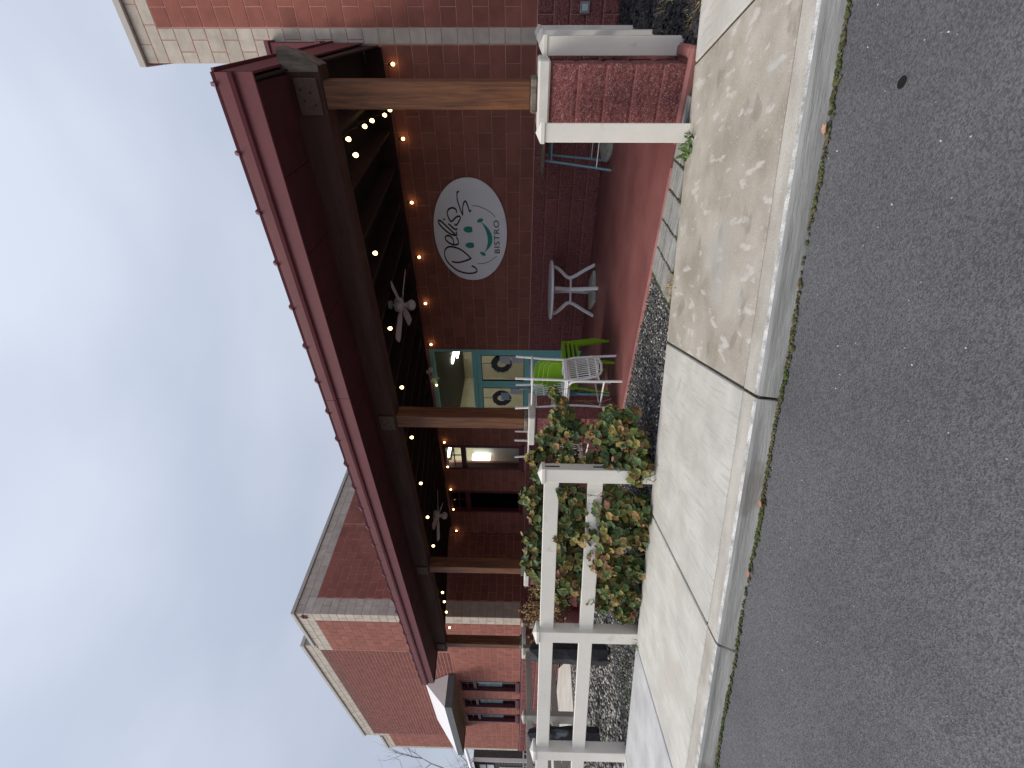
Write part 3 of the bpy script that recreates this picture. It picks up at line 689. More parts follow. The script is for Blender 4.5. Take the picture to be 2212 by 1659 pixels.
# beam with slanted sawn end
MB().prism([(-10.85, 2.70), (-.293, 2.70), (-.225, 2.84), (-.184, 2.985), (-10.85, 2.985)], 4.07, 4.27, 1).obj('beam', M['beam'], pr)
MB().prism([(-.330, 2.702), (-.288, 2.702), (-.220, 2.84), (-.180, 2.983), (-.330, 2.983)], 4.066, 4.274, 1).obj('beam_end', M['weather'], pr)
PX = [-.48, -3.925, -7.43, -10.55]
for i, px in enumerate(PX):
    hw = .094; MB().bbox(px-hw, px+hw, 4.076, 4.264, 1.12, 2.699, .008).obj('post', M['post'], pr)
    b = MB().bbox(px-hw-.035, px+hw+.02, 4.045, 4.065, 2.73, 2.90, .003) if i == 0 else MB().bbox(px-hw-.02, px+hw+.02, 4.045, 4.065, 2.72, 2.90, .003)
    br = b.obj('bracket', M['plate'], pr)
    bo = MB()
    for (dx, dzz) in ((.04, 2.86), (.02, 2.79), (-.06, 2.77), (-.03, 2.85)): bo.box(px+dx-.006, px+dx+.006, 4.040, 4.046, dzz-.006, dzz+.006)
    bo.obj('bolt', M['black'], br)
    MB().bbox(px-hw-.022, px+hw+.022, 4.052, 4.288, 1.071, 1.122, .012).obj('post_base', M['weather'], pr)

# stone pedestals under the posts
def rough_block(x0, x1, y0, y1, z0, z1, amp, res=.02):
    bm = bmesh.new(); bmesh.ops.create_cube(bm, size=1)
    for v in bm.verts: v.co = Vector(((x0+x1)/2+v.co.x*(x1-x0), (y0+y1)/2+v.co.y*(y1-y0), (z0+z1)/2+v.co.z*(z1-z0)))
    cuts = int(max(x1-x0, y1-y0)/res)
    bmesh.ops.subdivide_edges(bm, edges=[e for e in bm.edges if abs(e.verts[0].co.x-e.verts[1].co.x) > .01], cuts=max(1, int((x1-x0)/res)), use_grid_fill=True)
    bmesh.ops.subdivide_edges(bm, edges=[e for e in bm.edges if abs(e.verts[0].co.y-e.verts[1].co.y) > .05], cuts=max(1, int((y1-y0)/res)), use_grid_fill=True)
    bmesh.ops.subdivide_edges(bm, edges=[e for e in bm.edges if abs(e.verts[0].co.z-e.verts[1].co.z) > .05], cuts=max(1, int((z1-z0)/res)), use_grid_fill=True)
    for v in bm.verts:
        c = v.co; ez = min(abs(c.z-z0), abs(c.z-z1)); fx = min(abs(c.x-x0), abs(c.x-x1)); fy = min(abs(c.y-y0), abs(c.y-y1))
        k = min(1, ez/.02)
        a = amp*(.5+random.random())*k
        if fx < 1e-5: v.co.x += a*(1 if c.x > (x0+x1)/2 else -1)
        if fy < 1e-5: v.co.y += a*(1 if c.y > (y0+y1)/2 else -1)
    bm.verts.index_update(); mb = MB(); mb.add([v.co.copy() for v in bm.verts], [[v.index for v in f.verts] for f in bm.faces]); bm.free(); return mb
for i, px in enumerate(PX):
    lab = ['split-face stone pedestal with white cap between the two near white posts', 'stone pedestal with white cap behind the left white chairs and vine',
           'pedestal with white cap rising behind the bushy vine, third along the patio', 'farthest stone pedestal with white cap, beyond the dry shrub'][i]
    pd = thing('stone_pedestal', lab, 'pedestal', (px, 4.165, 0), 0, 'pedestals under the patio posts')
    h = .203; res = .022 if i < 2 else .05
    MB().box(-.1985, .1985, -.1985, .1985, -.04, .985).obj('core', M['pinkjoint'], pd)
    for k in range(5):
        z = -.032+k*h
        if k % 2 == 0 or i > 1:
            rough_block(-.199, .199, -.199, .199, z+.004, z+h-.005, .009, res).obj('split_face_block', M['split'], pd)
        else:
            c = .05 if k == 1 else .03
            rough_block(-.199, -c-.004, -.199, .199, z+.004, z+h-.005, .009, res).obj('split_face_block', M['split'], pd)
            rough_block(-c+.004, .199, -.199, .199, z+.004, z+h-.005, .009, res).obj('split_face_block', M['split'], pd)
    c = MB(); c.bbox(-.235, .235, -.235, .235, .985, 1.07, .012); c.obj('cap', M['cap'], pd)
MB().bbox(-.78, -.165, 3.895, 3.955, -.1, .03, .02).obj('footing', M['curbpink'], ps)
MB().bbox(-.25, -.165, 3.96, 4.36, -.1, .03, .02).obj('footing', M['curbpink'], ps)

# scupper box on the wall above the roof end
sc_ = thing('scupper_box', 'maroon metal rain collector box on the pale wall above the patio roof corner', 'rain box')
MB().bbox(-.41, -.27, 7.12, 7.30, 3.82, 4.40, .006).obj('box', M['fascia'], sc_)
MB().bbox(-.43, -.25, 7.10, 7.315, 4.40, 4.46, .006).obj('rim', M['gutter'], sc_)
MB().bbox(-.42, -.26, 7.11, 7.305, 3.74, 3.82, .006).obj('outlet', M['gutter'], sc_)

# ------------------------------------------------------------------ oval sign
def sp(x, y): return ((820-y)*1.67/1510, (650-x)*1.175/1080)
sg = thing('oval_sign', 'white oval wall sign reading Delish Bistro with a teal smiling face', 'sign', (-2.745, FY-.05, 2.012))
pts = []
for k in range(96):
    a = 2*math.pi*k/96; c_, s_ = math.cos(a), math.sin(a)
    pts.append((.835*math.copysign(abs(c_)**.96, c_), .59*math.copysign(abs(s_)**.96, s_)))
MB().prism(pts, 0, .028, 1).obj('sign_board', M['sign'], sg)
def smooth(pl, n=6):
    P_ = [Vector((a, b, 0)) for a, b in pl]; P_ = [P_[0]*2-P_[1]]+P_+[P_[-1]*2-P_[-2]]; o = []
    for i in range(1, len(P_)-2):
        for k in range(n):
            t = k/n; a, b, c, d = P_[i-1:i+3]
            o.append(.5*((2*b)+(c-a)*t+(2*a-5*b+4*c-d)*t*t+(3*b-a-3*c+d)*t**3))
    o.append(P_[-2]); return o
def ribbon(mb, pl, w, y=-.003, taper=True):
    o = smooth([sp(*q) for q in pl]); n = len(o); vs = []
    for i, p_ in enumerate(o):
        d = (o[min(i+1, n-1)]-o[max(i-1, 0)]).normalized(); nn = Vector((-d.y, d.x, 0))
        # broad-nib pen: thicker on down strokes
        ww = w*(.62+.55*abs(d.y))
        vs += [(p_.x+nn.x*ww, y, p_.y+nn.y*ww), (p_.x-nn.x*ww, y, p_.y-nn.y*ww), (p_.x-nn.x*ww, 0, p_.y-nn.y*ww), (p_.x+nn.x*ww, 0, p_.y+nn.y*ww)]
    fs = []
    for i in range(n-1):
        for k in range(4): fs.append((4*i+k, 4*i+(k+1) % 4, 4*i+4+(k+1) % 4, 4*i+4+k))
    fs += [(0, 1, 2, 3), tuple(4*(n-1)+k for k in range(4))]
    mb.add(vs, fs)
T_ = dict(
 D=[[(335, 1270), (400, 1285), (480, 1277), (560, 1252), (637, 1221)], [(637, 1221), (560, 1140), (480, 1078), (400, 1046), (330, 1036), (280, 1050), (245, 1092), (232, 1150), (240, 1212), (272, 1284), (332, 1352), (410, 1415), (500, 1450), (590, 1463), (660, 1457), (708, 1436), (718, 1410), (700, 1376), (660, 1347), (637, 1340)]],
 e=[[(380, 1000), (386, 950), (370, 905), (332, 872), (292, 870), (268, 898), (278, 940), (322, 980), (380, 1005), (430, 1005), (458, 983), (455, 940), (435, 885)]],
 l=[[(432, 861), (370, 853), (300, 808), (232, 742), (192, 684), (190, 652), (220, 650), (272, 700), (340, 768), (392, 820), (432, 861), (446, 842), (436, 806)]],
 i=[[(330, 690), (366, 726), (410, 765), (440, 776), (456, 760)], [(268, 640), (275, 630), (281, 618)]],
 s=[[(465, 540), (464, 500), (440, 474), (400, 467), (352, 490), (331, 540), (340, 600), (368, 655), (402, 645), (440, 610), (482, 585), (514, 592), (508, 625), (480, 672), (450, 710), (430, 706), (425, 690)]],
 h=[[(520, 240), (494, 262), (490, 340), (500, 400), (522, 480), (552, 572)], [(552, 572), (556, 520), (562, 450), (582, 392), (606, 376), (622, 402), (640, 460), (656, 515), (676, 494)]])
for ch, sts in T_.items():
    mb = MB()
    for st in sts: ribbon(mb, st, .0125 if len(st) > 3 else .015)
    mb.obj('letter', M['ink'], sg)
mb = MB()
ribbon(mb, [(695, 436), (770, 440), (850, 465), (920, 500), (980, 545), (1022, 592)], .005); ribbon(mb, [(735, 1302), (800, 1301), (870, 1285), (930, 1256), (990, 1215), (1033, 1180)], .005)
mb.obj('arc', M['signblue'], sg)
outer = [(815, 660), (880, 715), (940, 790), (972, 880), (967, 970), (922, 1050), (838, 1130)]; inner = [(838, 1130), (882, 1050), (902, 960), (901, 880), (880, 790), (845, 712), (815, 660)]
o1 = [(v.x, v.y) for v in smooth([sp(*q) for q in outer])]; o2 = [(v.x, v.y) for v in smooth([sp(*q) for q in inner])]
mb = MB(); nq = min(len(o1), len(o2)); o2r = o2[::-1]
vs = []; 
for i in range(nq): vs += [(o1[i][0], -.004, o1[i][1]), (o2r[i][0], -.004, o2r[i][1])]
mb.add(vs, [(2*i, 2*i+1, 2*i+3, 2*i+2) for i in range(nq-1)])
def ell(cx, cy, rx, ry, rot=0, cut=None):
    o = []
    for k in range(28):
        a = 2*math.pi*k/28; dx, dy = rx*math.cos(a), ry*math.sin(a)
        if cut and dx > cut: dx = cut
        o.append(sp(cx+dx*math.cos(rot)-dy*math.sin(rot), cy+dx*math.sin(rot)+dy*math.cos(rot)))
    return o
mb.prism(ell(803, 643, 47, 26, R(-20)), -.005, 0, 1); mb.prism(ell(822, 1143, 47, 24, R(30)), -.005, 0, 1)
mb.obj('smile', M['signteal'], sg)
MB().prism(ell(625, 775, 76, 45, 0, 55), -.005, 0, 1).obj('eye', M['signteal'], sg)
MB().prism(ell(638, 1012, 74, 42, 0, 54), -.005, 0, 1).obj('eye', M['signteal'], sg)
tcv = bpy.data.curves.new('t', 'FONT'); tcv.body = 'BISTRO'; tcv.space_character = 1.12; tcv.extrude = 0.002
to = bpy.data.objects.new('t', tcv); COL.objects.link(to); bpy.context.view_layer.update()
tme = bpy.data.meshes.new_from_object(to.evaluated_get(bpy.context.evaluated_depsgraph_get())); bpy.data.objects.remove(to)
co = np.zeros(len(tme.vertices)*3, dtype=np.float32); tme.vertices.foreach_get('co', co); co = co.reshape(-1, 3)
wx = co[:, 0].max()-co[:, 0].min(); wz = co[:, 1].max()-co[:, 1].min()
L0, L1 = sp(1083, 1133), sp(1078, 640)
nx = (co[:, 0]-co[:, 0].min())/wx; nz = (co[:, 1]-co[:, 1].min())/wz
new = np.stack([L0[0]+nx*(L1[0]-L0[0]), -.003+(co[:, 2] > 0)*-.003, L0[1]+nx*(L1[1]-L0[1])+nz*.088], -1)
tme.vertices.foreach_set('co', new.astype(np.float32).ravel()); tme.materials.clear(); tme.materials.append(M['ink']); tme.update(); tme.name = 'lettering'
link('lettering', tme, sg)

# ------------------------------------------------------------------ white rail fences
PROT = math.atan2(RT.y, RT.x)
def vpost(name_parent, loc, h, w=.127, mt=None, cap=True, rot=PROT, z0=-.05):
    mt = mt or M['vinyl']; hw = w/2
    p_ = MB().bbox(-hw, hw, -hw, hw, z0, h-.05, .004).obj('post', mt, name_parent, loc=loc); p_.rotation_euler = (0, 0, rot)
    c = MB(); e = hw+.010
    c.bbox(-e, e, -e, e, h-.065, h-.035, .003); b = h-.035
    c.add([(-e*.93, -e*.93, b), (e*.93, -e*.93, b), (e*.93, e*.93, b), (-e*.93, e*.93, b), (0, 0, h)], [(0, 1, 4), (1, 2, 4), (2, 3, 4), (3, 0, 4)])
    co_ = c.obj('post_cap', mt, p_)
    return p_
def vrail(parent, A, B, z0, z1, t=.038, mt=None):
    A, B = Vector((*A, 0)), Vector((*B, 0)); d = B-A; L = d.length; T = Matrix.Translation(A) @ Matrix.Rotation(math.atan2(d.y, d.x), 4, 'Z')
    return MB().bbox(0, L, -t/2, t/2, z0, z1, .004, T).obj('rail', mt or M['vinyl'], parent)
FP = [(-3.165, 2.665), (-4.775, 1.985), (-6.225, 1.37), (-7.72, .73), (-9.2, .10), (-10.7, -.54)]
fc = thing('rail_fence', 'white vinyl two-rail fence along the sidewalk, half hidden by the leafy vine', 'fence')
for i, p_ in enumerate(FP):
    po = vpost(fc, (*p_, 0), 1.01+(0.01 if i else 0))
    if i == 0:
        for zz in ((.814, .942), (.428, .519)):
            MB().box(-.0648, -.0636, -.012, .012, zz[0], zz[1]).obj('rail_slot', M['black'], po)
for a, b in zip(FP[:-1], FP[1:]):
    for z in ((.815, .950), (.425, .560)): vrail(fc, a, b, *z)
np_ = thing('fence_post', 'lone white vinyl post standing left of the near pedestal at the patio opening', 'fence post', (-.665, 3.715, 0))
vpost(np_, (0, 0, 0), 1.085, w=.122, rot=R(0)+PROT*0+R(10))
rf = thing('rail_fence', 'row of white vinyl posts running to the wall right of the near pedestal', 'fence')
RP = [(-.185, 4.33), (-.17, 5.35), (-.155, 6.45)]
for p_ in RP: vpost(rf, (*p_, 0), 1.065, w=.122, rot=R(0))
for a, b in zip(RP[:-1], RP[1:]):
    vrail(rf, a, b, .80, .93); vrail(rf, a, b, .42, .55)
f2 = thing('rail_fence', 'greige rail fence farther back, seen above and through the white fence', 'fence')
GP = [(-11.05, 4.60), (-9.95, 3.66), (-9.05, 2.42), (-9.6, .9), (-10.2, -.9)]
GP = [(-10.95, 4.72), (-9.75, 3.72), (-9.10, 2.44), (-9.05, 1.0), (-9.4, -.6)]
for i, (a, b) in enumerate(zip(GP[:-1], GP[1:])):
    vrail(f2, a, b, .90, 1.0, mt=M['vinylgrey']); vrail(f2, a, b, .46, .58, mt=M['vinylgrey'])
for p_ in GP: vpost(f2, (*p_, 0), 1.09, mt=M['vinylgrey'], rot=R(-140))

# ------------------------------------------------------------------ white round table
def round_table(loc, r=.47, h=.72):
    t = thing('round_table', 'round white metal patio table with curved legs against the dark wall', 'table', loc, R(20))
    MB().lathe([(r-.02, h-.045), (r, h-.035), (r, h-.005), (r-.015, h), (.02, h), (.02, h-.01)], n=48).obj('tabletop', M['tablewhite'], t, True)
    for k in range(4):
        a = k*math.pi/2+R(12); c, s = math.cos(a), math.sin(a)
        pr_ = [(r*.80, h-.05), (r*.74, h-.12), (r*.60, h-.20), (r*.46, h-.27), (r*.42, h-.33), (r*.50, h-.42), (r*.68, h-.56), (r*.86, .0)]
        P_ = smooth([(a_, b_) for a_, b_ in pr_], 4)
        MB().tube([(q.x*c, q.x*s, q.y) for q in P_], .033, 8, flat=.55).obj('leg', M['tablewhite'], t, True)
    b = MB()
    for k in range(2):
        a = k*math.pi/2+R(12); c, s = math.cos(a), math.sin(a); q = r*.42
        b.tube([(-q*c, -q*s, h-.34), (q*c, q*s, h-.34)], .017, 8)
    b.tube([(0, 0, .08), (0, 0, h-.05)], .02, 8)
    b.obj('brace', M['tablewhite'], t, True)
    return t
TC = (-3.47, 6.72, 0)
round_table(TC)
T = Matrix.Translation((TC[0], TC[1], .004)) @ Matrix.Rotation(R(43), 4, 'Z')
tag(MB().bbox(-.25, .25, -.25, .25, 0, .055, .012, T).tube([(TC[0], TC[1], .05), (TC[0], TC[1], .16)], .03, 10).obj('umbrella_base', M['slabbase']), 'square weathered umbrella base slab on the floor under the white table', 'umbrella base')

# blue framed table at the right end
t2 = thing('side_table', 'pale blue metal frame table with worn round top, behind the near white post', 'table', (-1.32, 6.80, 0))
MB().lathe([(.40, .895), (.42, .90), (.42, .925), (.0, .93)], n=36).obj('tabletop', M['tabletop'], t2, True)
fx = [(-.29, -.28), (-.31, .34), (.27, -.30), (.27, .32)]; tx = [(-.19, -.20), (-.20, .20), (.19, -.20), (.19, .20)]
for (a, b), (c, d) in zip(fx, tx): MB().tube([(a, b, .004), (c, d, .90)], .0145, 8).obj('leg', M['ltblue'], t2, True)
def lerp(i, z): 
    k = z/.9; return (fx[i][0]+(tx[i][0]-fx[i][0])*k, fx[i][1]+(tx[i][1]-fx[i][1])*k, z)
for z, ps_, mt in ((.80, ((0, 2), (1, 3), (0, 1), (2, 3)), M['ltblue']), (.20, ((0, 2), (1, 3)), M['steel'])):
    for i, j in ps_: MB().tube([lerp(i, z), lerp(j, z)], .011, 8).obj('stretcher', mt, t2, True)
T = Matrix.Translation((-1.30, 6.90, .05)) @ Matrix.Rotation(R(8), 4, 'X')
tag(MB().lathe([(.26, -.03), (.29, -.015), (.29, .015), (.25, .03), (.05, .035)], T=T, n=28).obj('umbrella_base', M['slabbase'], None, True), 'round chipped concrete umbrella base under the blue framed table', 'umbrella base')

# ------------------------------------------------------------------ white rattan chairs (one upright, one upturned on top)
def rattan_chair(label, loc, rz):
    t = thing('rattan_chair', label, 'chair', loc, rz, 'white rattan bistro chairs'); m_ = M['rattan']
    SH = .615; w, d = .215, .185     # front = +x
    for sy in (-1, 1):
        MB().tube([(d+.045, sy*(w+.02), 0), (d+.03, sy*(w+.012), .30), (d+.02, sy*w, .52), (d+.0, sy*w, .575), (d-.04, sy*w, .60)], .0145, 8).obj('leg', m_, t, True)
        MB().tube([(-d-.03, sy*(w+.015), 0), (-d-.01, sy*w, .35), (-d, sy*w, SH), (-d-.02, sy*(w+.005), .78), (-d-.055, sy*(w-.005), .93), (-d-.07, sy*(w-.04), .985), (-d-.075, sy*(w-.10), 1.01)], .0145, 8).obj('leg', m_, t, True)
        MB().tube([(d+.035, sy*(w+.015), .20), (-d-.04, sy*(w+.01), .20)], .011, 8).obj('stretcher', m_, t, True)
    for xx, z in ((d+.037, .26), (-d-.035, .20)):
        MB().tube([(xx, -(w+.01), z), (xx, w+.01, z)], .011, 8).obj('stretcher', m_, t, True)
    fr = MB()
    sq = [(d+.01, -w+.03, SH), (d+.01, w-.03, SH), (d-.02, w, SH), (-d, w, SH), (-d-.01, w-.04, SH), (-d-.01, -w+.04, SH), (-d, -w, SH), (d-.02, -w, SH), (d+.01, -w+.03, SH)]
    fr.tube(sq, .015, 8); fr.tube([(p_[0]*.97, p_[1]*.99, SH+.022) for p_ in sq], .012, 8)
    fr.obj('seat_frame', m_, t, True)
    sl_ = MB(); n = 15
    for k in range(n):
        y = -w+.03+(2*w-.06)*k/(n-1); sl_.tube([(-d, y, SH+.01), (-d*.4, y, SH-.002), (d*.5, y, SH-.002), (d, y, SH+.01)], .006, 5)
    sl_.obj('seat_canes', m_, t, True)
    bt = MB(); bt.tube([(-d-.075, -(w-.10), 1.01), (-d-.09, 0, 1.02), (-d-.075, w-.10, 1.01)], .0145, 8)
    for z_, xo in ((.73, -.012), (.87, -.040)): bt.tube([(-d+xo, -w, z_), (-d+xo-.022, 0, z_), (-d+xo, w, z_)], .0095, 6)
    bt.obj('back_rail', m_, t, True)
    bc = MB(); n = 11
    for k in range(n):
        y = -w+.028+(2*w-.056)*k/(n-1); e = .02*(1-(y/w)**2); top = .985 - .10*max(0, abs(y)/w-.55)
        bc.tube([(-d-e*.3, y, SH+.01), (-d-.014-e, y, .74), (-d-.042-e, y, .87), (-d-.072-e*.8, y*.92, top)], .0062, 5)
    bc.obj('back_canes', m_, t, True)
    return t
CC = Vector((-3.50, 4.38, 0))
up1 = rattan_chair('white rattan chair standing upright, carrying an upturned one', CC+Vector((0, 0, .004)), R(-3))
dn = copy_tree(up1, label='white rattan chair turned upside down on top of the upright one')
dn.location = CC+Vector((-.01, .01, 1.232)); dn.rotation_euler = (math.pi, 0, math.pi+R(2))
# a second pair behind the vine
c3 = copy_tree(up1, label='white rattan chair half hidden behind the vine, left of the second pedestal'); c3.location = (-4.82, 4.75, .004); c3.rotation_euler = (0, 0, R(170))
c4 = copy_tree(up1, label='upturned white rattan chair whose legs stick up behind the vine'); c4.location = (-4.82, 4.75, 1.245); c4.rotation_euler = (math.pi, 0, R(-10))

# ------------------------------------------------------------------ moulded plastic chairs in a stack (front = +x)
def plastic_chair(label, mt, loc, rz, group):
    t = thing('plastic_chair', label, 'chair', loc, rz, group)
    w, d, SH = .225, .20, .45
    st = MB(); st.bbox(-d, d+.02, -w, w, SH-.012, SH, .004); st.box(d+.0, d+.018, -w, w, SH-.032, SH-.012); st.box(-d, d, -w, -w+.012, SH-.030, SH-.012).box(-d, d, w-.012, w, SH-.030, SH-.012)
    st.obj('seat', mt, t)
    for sx in (1, -1):
        for sy in (-1, 1):
            x_, y_ = sx*(d-.01), sy*(w-.02); x2, y2 = x_+sx*.055, y_+sy*.035
            L_ = MB(); a, b = .017, .012
            vs = [(x_-a, y_-a, SH-.02), (x_+a, y_-a, SH-.02), (x_+a, y_+a, SH-.02), (x_-a, y_+a, SH-.02), (x2-b, y2-b, 0), (x2+b, y2-b, 0), (x2+b, y2+b, 0), (x2-b, y2+b, 0)]
            L_.add(vs, [(0, 1, 2, 3), (7, 6, 5, 4), (0, 4, 5, 1), (1, 5, 6, 2), (2, 6, 7, 3), (3, 7, 4, 0)]); L_.obj('leg', mt, t)
    bk = MB(); nu, nv = 10, 6; vs = []
    for j in range(nv+1):
        v = j/nv; z = SH-.03+v*.41; ww = w*(1.02-.06*v) - (.035 if j == nv else 0)
        for i in range(nu+1):
            u = -1+2*i/nu; x_ = -d-.01-.09*v + .075*(u*u)*(.5+.5*v) - .02
            vs.append((x_, u*ww, z+(-.02*u*u if j == nv else 0)))
    fs = [(j*(nu+1)+i, j*(nu+1)+i+1, (j+1)*(nu+1)+i+1, (j+1)*(nu+1)+i) for j in range(nv) for i in range(nu)]
    bk.add(vs, fs); n_ = len(vs); bk.add([(a-.012, b, c) for a, b, c in vs], [f[::-1] for f in fs])
    edge = [i for i in range(nu+1)]+[j*(nu+1)+nu for j in range(1, nv+1)]+[nv*(nu+1)+i for i in range(nu-1, -1, -1)]+[j*(nu+1) for j in range(nv-1, 0, -1)]
    bk.f += [(edge[k], edge[(k+1) % len(edge)], edge[(k+1) % len(edge)]+n_, edge[k]+n_) for k in range(len(edge))]
    bk.obj('backrest', mt, t, True)
    rim = MB(); rim.tube([(vs[i][0]-.006, vs[i][1], vs[i][2]) for i in [j*(nu+1) for j in range(nv+1)]+[nv*(nu+1)+i for i in range(1, nu+1)]+[j*(nu+1)+nu for j in range(nv-1, -1, -1)]], .007, 5)
    rim.obj('rim', M['limerim'] if mt is M['lime'] else mt, t, True)
    return t
GC = Vector((-3.62, 4.87, .004))
names = ['bottom lime green plastic chair of the stack behind the white chairs', 'second lime green chair from the bottom of the green stack', 'third lime green chair, second from the top of the green stack', 'topmost lime green plastic chair of the stack of four']
g0 = plastic_chair(names[0], M['lime'], GC, R(90), 'stacked lime green plastic chairs')
for k in range(1, 4):
    c = copy_tree(g0, label=names[k]); c.location = GC+Vector((-.006*k, .022*k, .056*k))
b0 = plastic_chair('lower blue plastic chair left of the lime green stack', M['blue'], (-4.15, 4.87, .004), R(92), 'blue plastic chairs')
b1 = copy_tree(b0, label='upper blue plastic chair nested on another, left of the green stack'); b1.location = (-4.16, 4.895, .060)

# ------------------------------------------------------------------ ceiling fans
def fan(label, loc, rz):
    t = thing('ceiling_fan', label, 'ceiling fan', loc, rz, 'ceiling fans under the patio roof'); m_ = M['fan']
    MB().lathe([(.085, .075), (.10, .06), (.10, .05), (.088, .045), (.105, .03), (.10, -.005), (.075, -.03), (.03, -.035)], n=24).obj('motor_housing', m_, t, True)
    MB().lathe([(.012, .07), (.012, .12), (.06, .125), (.06, .16)], n=16).obj('mount', m_, t, True)
    MB().lathe([(.030, -.035), (.030, -.08), (.045, -.085), (.045, -.10)], n=18).obj('light_kit', m_, t, True)
    MB().lathe([(.045, -.10), (.068, -.12), (.075, -.15), (.062, -.185), (.03, -.205)], n=20).obj('light_globe', m_, t, True)
    for k in range(4):
        a = k*math.pi/2; T = Matrix.Rotation(a, 4, 'Z')
        Tb = T @ Matrix.Translation((.15, 0, -.012)) @ Matrix.Rotation(R(14), 4, 'X')
        out_ = [(0, -.045), (.05, -.058), (.34, -.066), (.395, -.05), (.405, 0), (.395, .05), (.34, .066), (.05, .058), (0, .045)]
        b = MB(); b.prism(out_, -.004, .004, 2, Tb); bo = b.obj('blade', m_, t)
        MB().prism([(-.09, -.014), (.04, -.03), (.04, .03), (-.09, .014)], -.010, -.0045, 2, Tb).obj('blade_arm', m_, bo)
    return t
f1 = fan('near white ceiling fan, in front of the wall with the oval sign', (-3.14, 5.60, 2.85), R(58))
fa = copy_tree(f1, label='far white ceiling fan under the roof between the second and third posts'); fa.location = (-8.08, 5.62, 2.86); fa.rotation_euler = (0, 0, R(30))
fl_ = thing('flood_light', 'white twin-head flood light on the wall above the teal doors', 'flood light', (-5.60, FY-.03, 3.03))
MB().lathe([(.05, 0), (.05, .03), (.02, .035)], n=16, T=Matrix.Rotation(R(90), 4, 'X')).obj('base', M['fan'], fl_, True)
for s in (-1, 1):
    MB().lathe([(.025, .0), (.04, .03), (.055, .09), (.05, .10)], n=16, T=Matrix.Translation((s*.09, -.06, -.03)) @ Matrix.Rotation(R(130), 4, 'X') @ Matrix.Rotation(R(s*25), 4, 'Y')).obj('lamp_head', M['fan'], fl_, True)
    MB().tube([(0, -.03, 0), (s*.06, -.05, -.01), (s*.09, -.06, -.03)], .008, 6).obj('arm', M['fan'], fl_)

# ------------------------------------------------------------------ string lights
def bulb_me(mt):
    mb = MB(); mb.lathe([(.008, .022), (.013, .016), (.021, .002), (.0215, -.008), (.016, -.020), (.004, -.026)], n=12); return mb.mesh('bulb', mt, True)
BL, BD = bulb_me(M['bulb']), bulb_me(M['deadbulb'])
sk = MB(); sk.lathe([(.006, .06), (.012, .055), (.013, .022), (.009, .020)], n=8); SK = sk.mesh('socket', M['cord'])
def string(label, pts, zc, dead=()):
    t = thing('string_lights', label, 'string lights', (0, 0, 0), 0, 'warm bulb strings under the patio roof')
    cp_ = []
    for i, p_ in enumerate(pts):
        cp_.append(Vector((p_[0], p_[1], p_[2]+.06)))
        if i < len(pts)-1:
            q = pts[i+1]; mid = (Vector(p_)+Vector(q))/2; cp_.append(Vector((mid.x, mid.y, mid.z+.06+zc)))
    MB().tube(cp_, .0035, 5).obj('cord', M['cord'], t)
    for i, p_ in enumerate(pts):
        s_ = link('socket', SK, t, p_); b = link('bulb', BD if i in dead else BL, s_)
    return t
wallb = [(x*7.26/7.2, 7.262, 2.90) for x in (-.50, -1.372, -2.254, -3.138, -4.006, -4.884, -5.882, -6.75, -7.557, -8.396, -9.25, -10.076, -11.05)]
string('string of lit bulbs running along the brown wall above the oval sign', wallb, .05, dead=())
frontb = [(x, 4.50, 2.695) for x in (-.99, -1.92, -2.833, -3.72, -4.632, -5.641, -6.522, -7.387, -8.25, -9.084, -9.476, -9.937, -10.69)]
string('string of lit bulbs hanging just behind the long front beam', frontb, .05)
string('short string of bulbs crossing from the beam to the wall behind the near post', [(-.92, 4.50, 2.83), (-.926, 4.84, 2.85), (-.915, 5.42, 2.85), (-.91, 5.72, 2.85), (-.94, 6.28, 2.85), (-.927, 6.57, 2.85), (-.93, 7.1, 2.87)], .05, dead=(0,))

# ------------------------------------------------------------------ wreaths and notices on the doors
def wreath(label, loc, r):
    t = thing('wreath', label, 'wreath', loc, 0, 'dark wreaths on the door glass'); mb = MB()
    for k in range(26):
        a = 2*math.pi*k/26
        for _ in range(9):
            rr = r*(.78+.24*random.uniform(-1, 1)); p_ = Vector((rr*math.cos(a+random.uniform(-.1, .1)), random.uniform(-.03, .0), rr*math.sin(a+random.uniform(-.1, .1))))
            d = Vector((random.uniform(-1, 1), random.uniform(-.5, .3), random.uniform(-1, 1))).normalized()*.045; e = d.orthogonal().normalized()*.014
            mb.add([p_-d, p_+e, p_+d, p_-e], [(0, 1, 2, 3)])
    mb.obj('foliage', M['wreath'], t)
    ring = MB(); ring.tube([(r*.78*math.cos(2*math.pi*k/24), 0, r*.78*math.sin(2*math.pi*k/24)) for k in range(25)], r*.27, 7); ring.obj('ring', M['wreath'], t)
    MB().box(-.006, .006, -.002, .002, r*.9, .42).obj('hanger', M['black'], t)
    return t
wreath('dark wreath hanging on the right teal door behind two paper notices', (-5.50, FY+.125, 1.56), .20)
wreath('dark wreath hanging on the left teal door with a blue notice over it', (-6.42, FY+.125, 1.57), .19)
for x0_, x1_, z0_, z1_, mt, lb in ((-5.45, -5.22, 1.38, 1.59, 'paper', 'upper pale paper notice taped to the right door glass'), (-5.43, -5.23, 1.13, 1.35, 'paper', 'lower pale paper notice taped to the right door glass'),
                                   (-6.40, -6.20, 1.40, 1.58, 'paperblue', 'blue paper notice taped to the left door glass'), (-6.24, -6.06, 1.13, 1.38, 'paper', 'pale grey paper notice low on the left door glass')):
    tag(MB().box(x0_, x1_, FY+.038, FY+.041, z0_, z1_).obj('paper_notice', M[mt]), lb, 'notice')

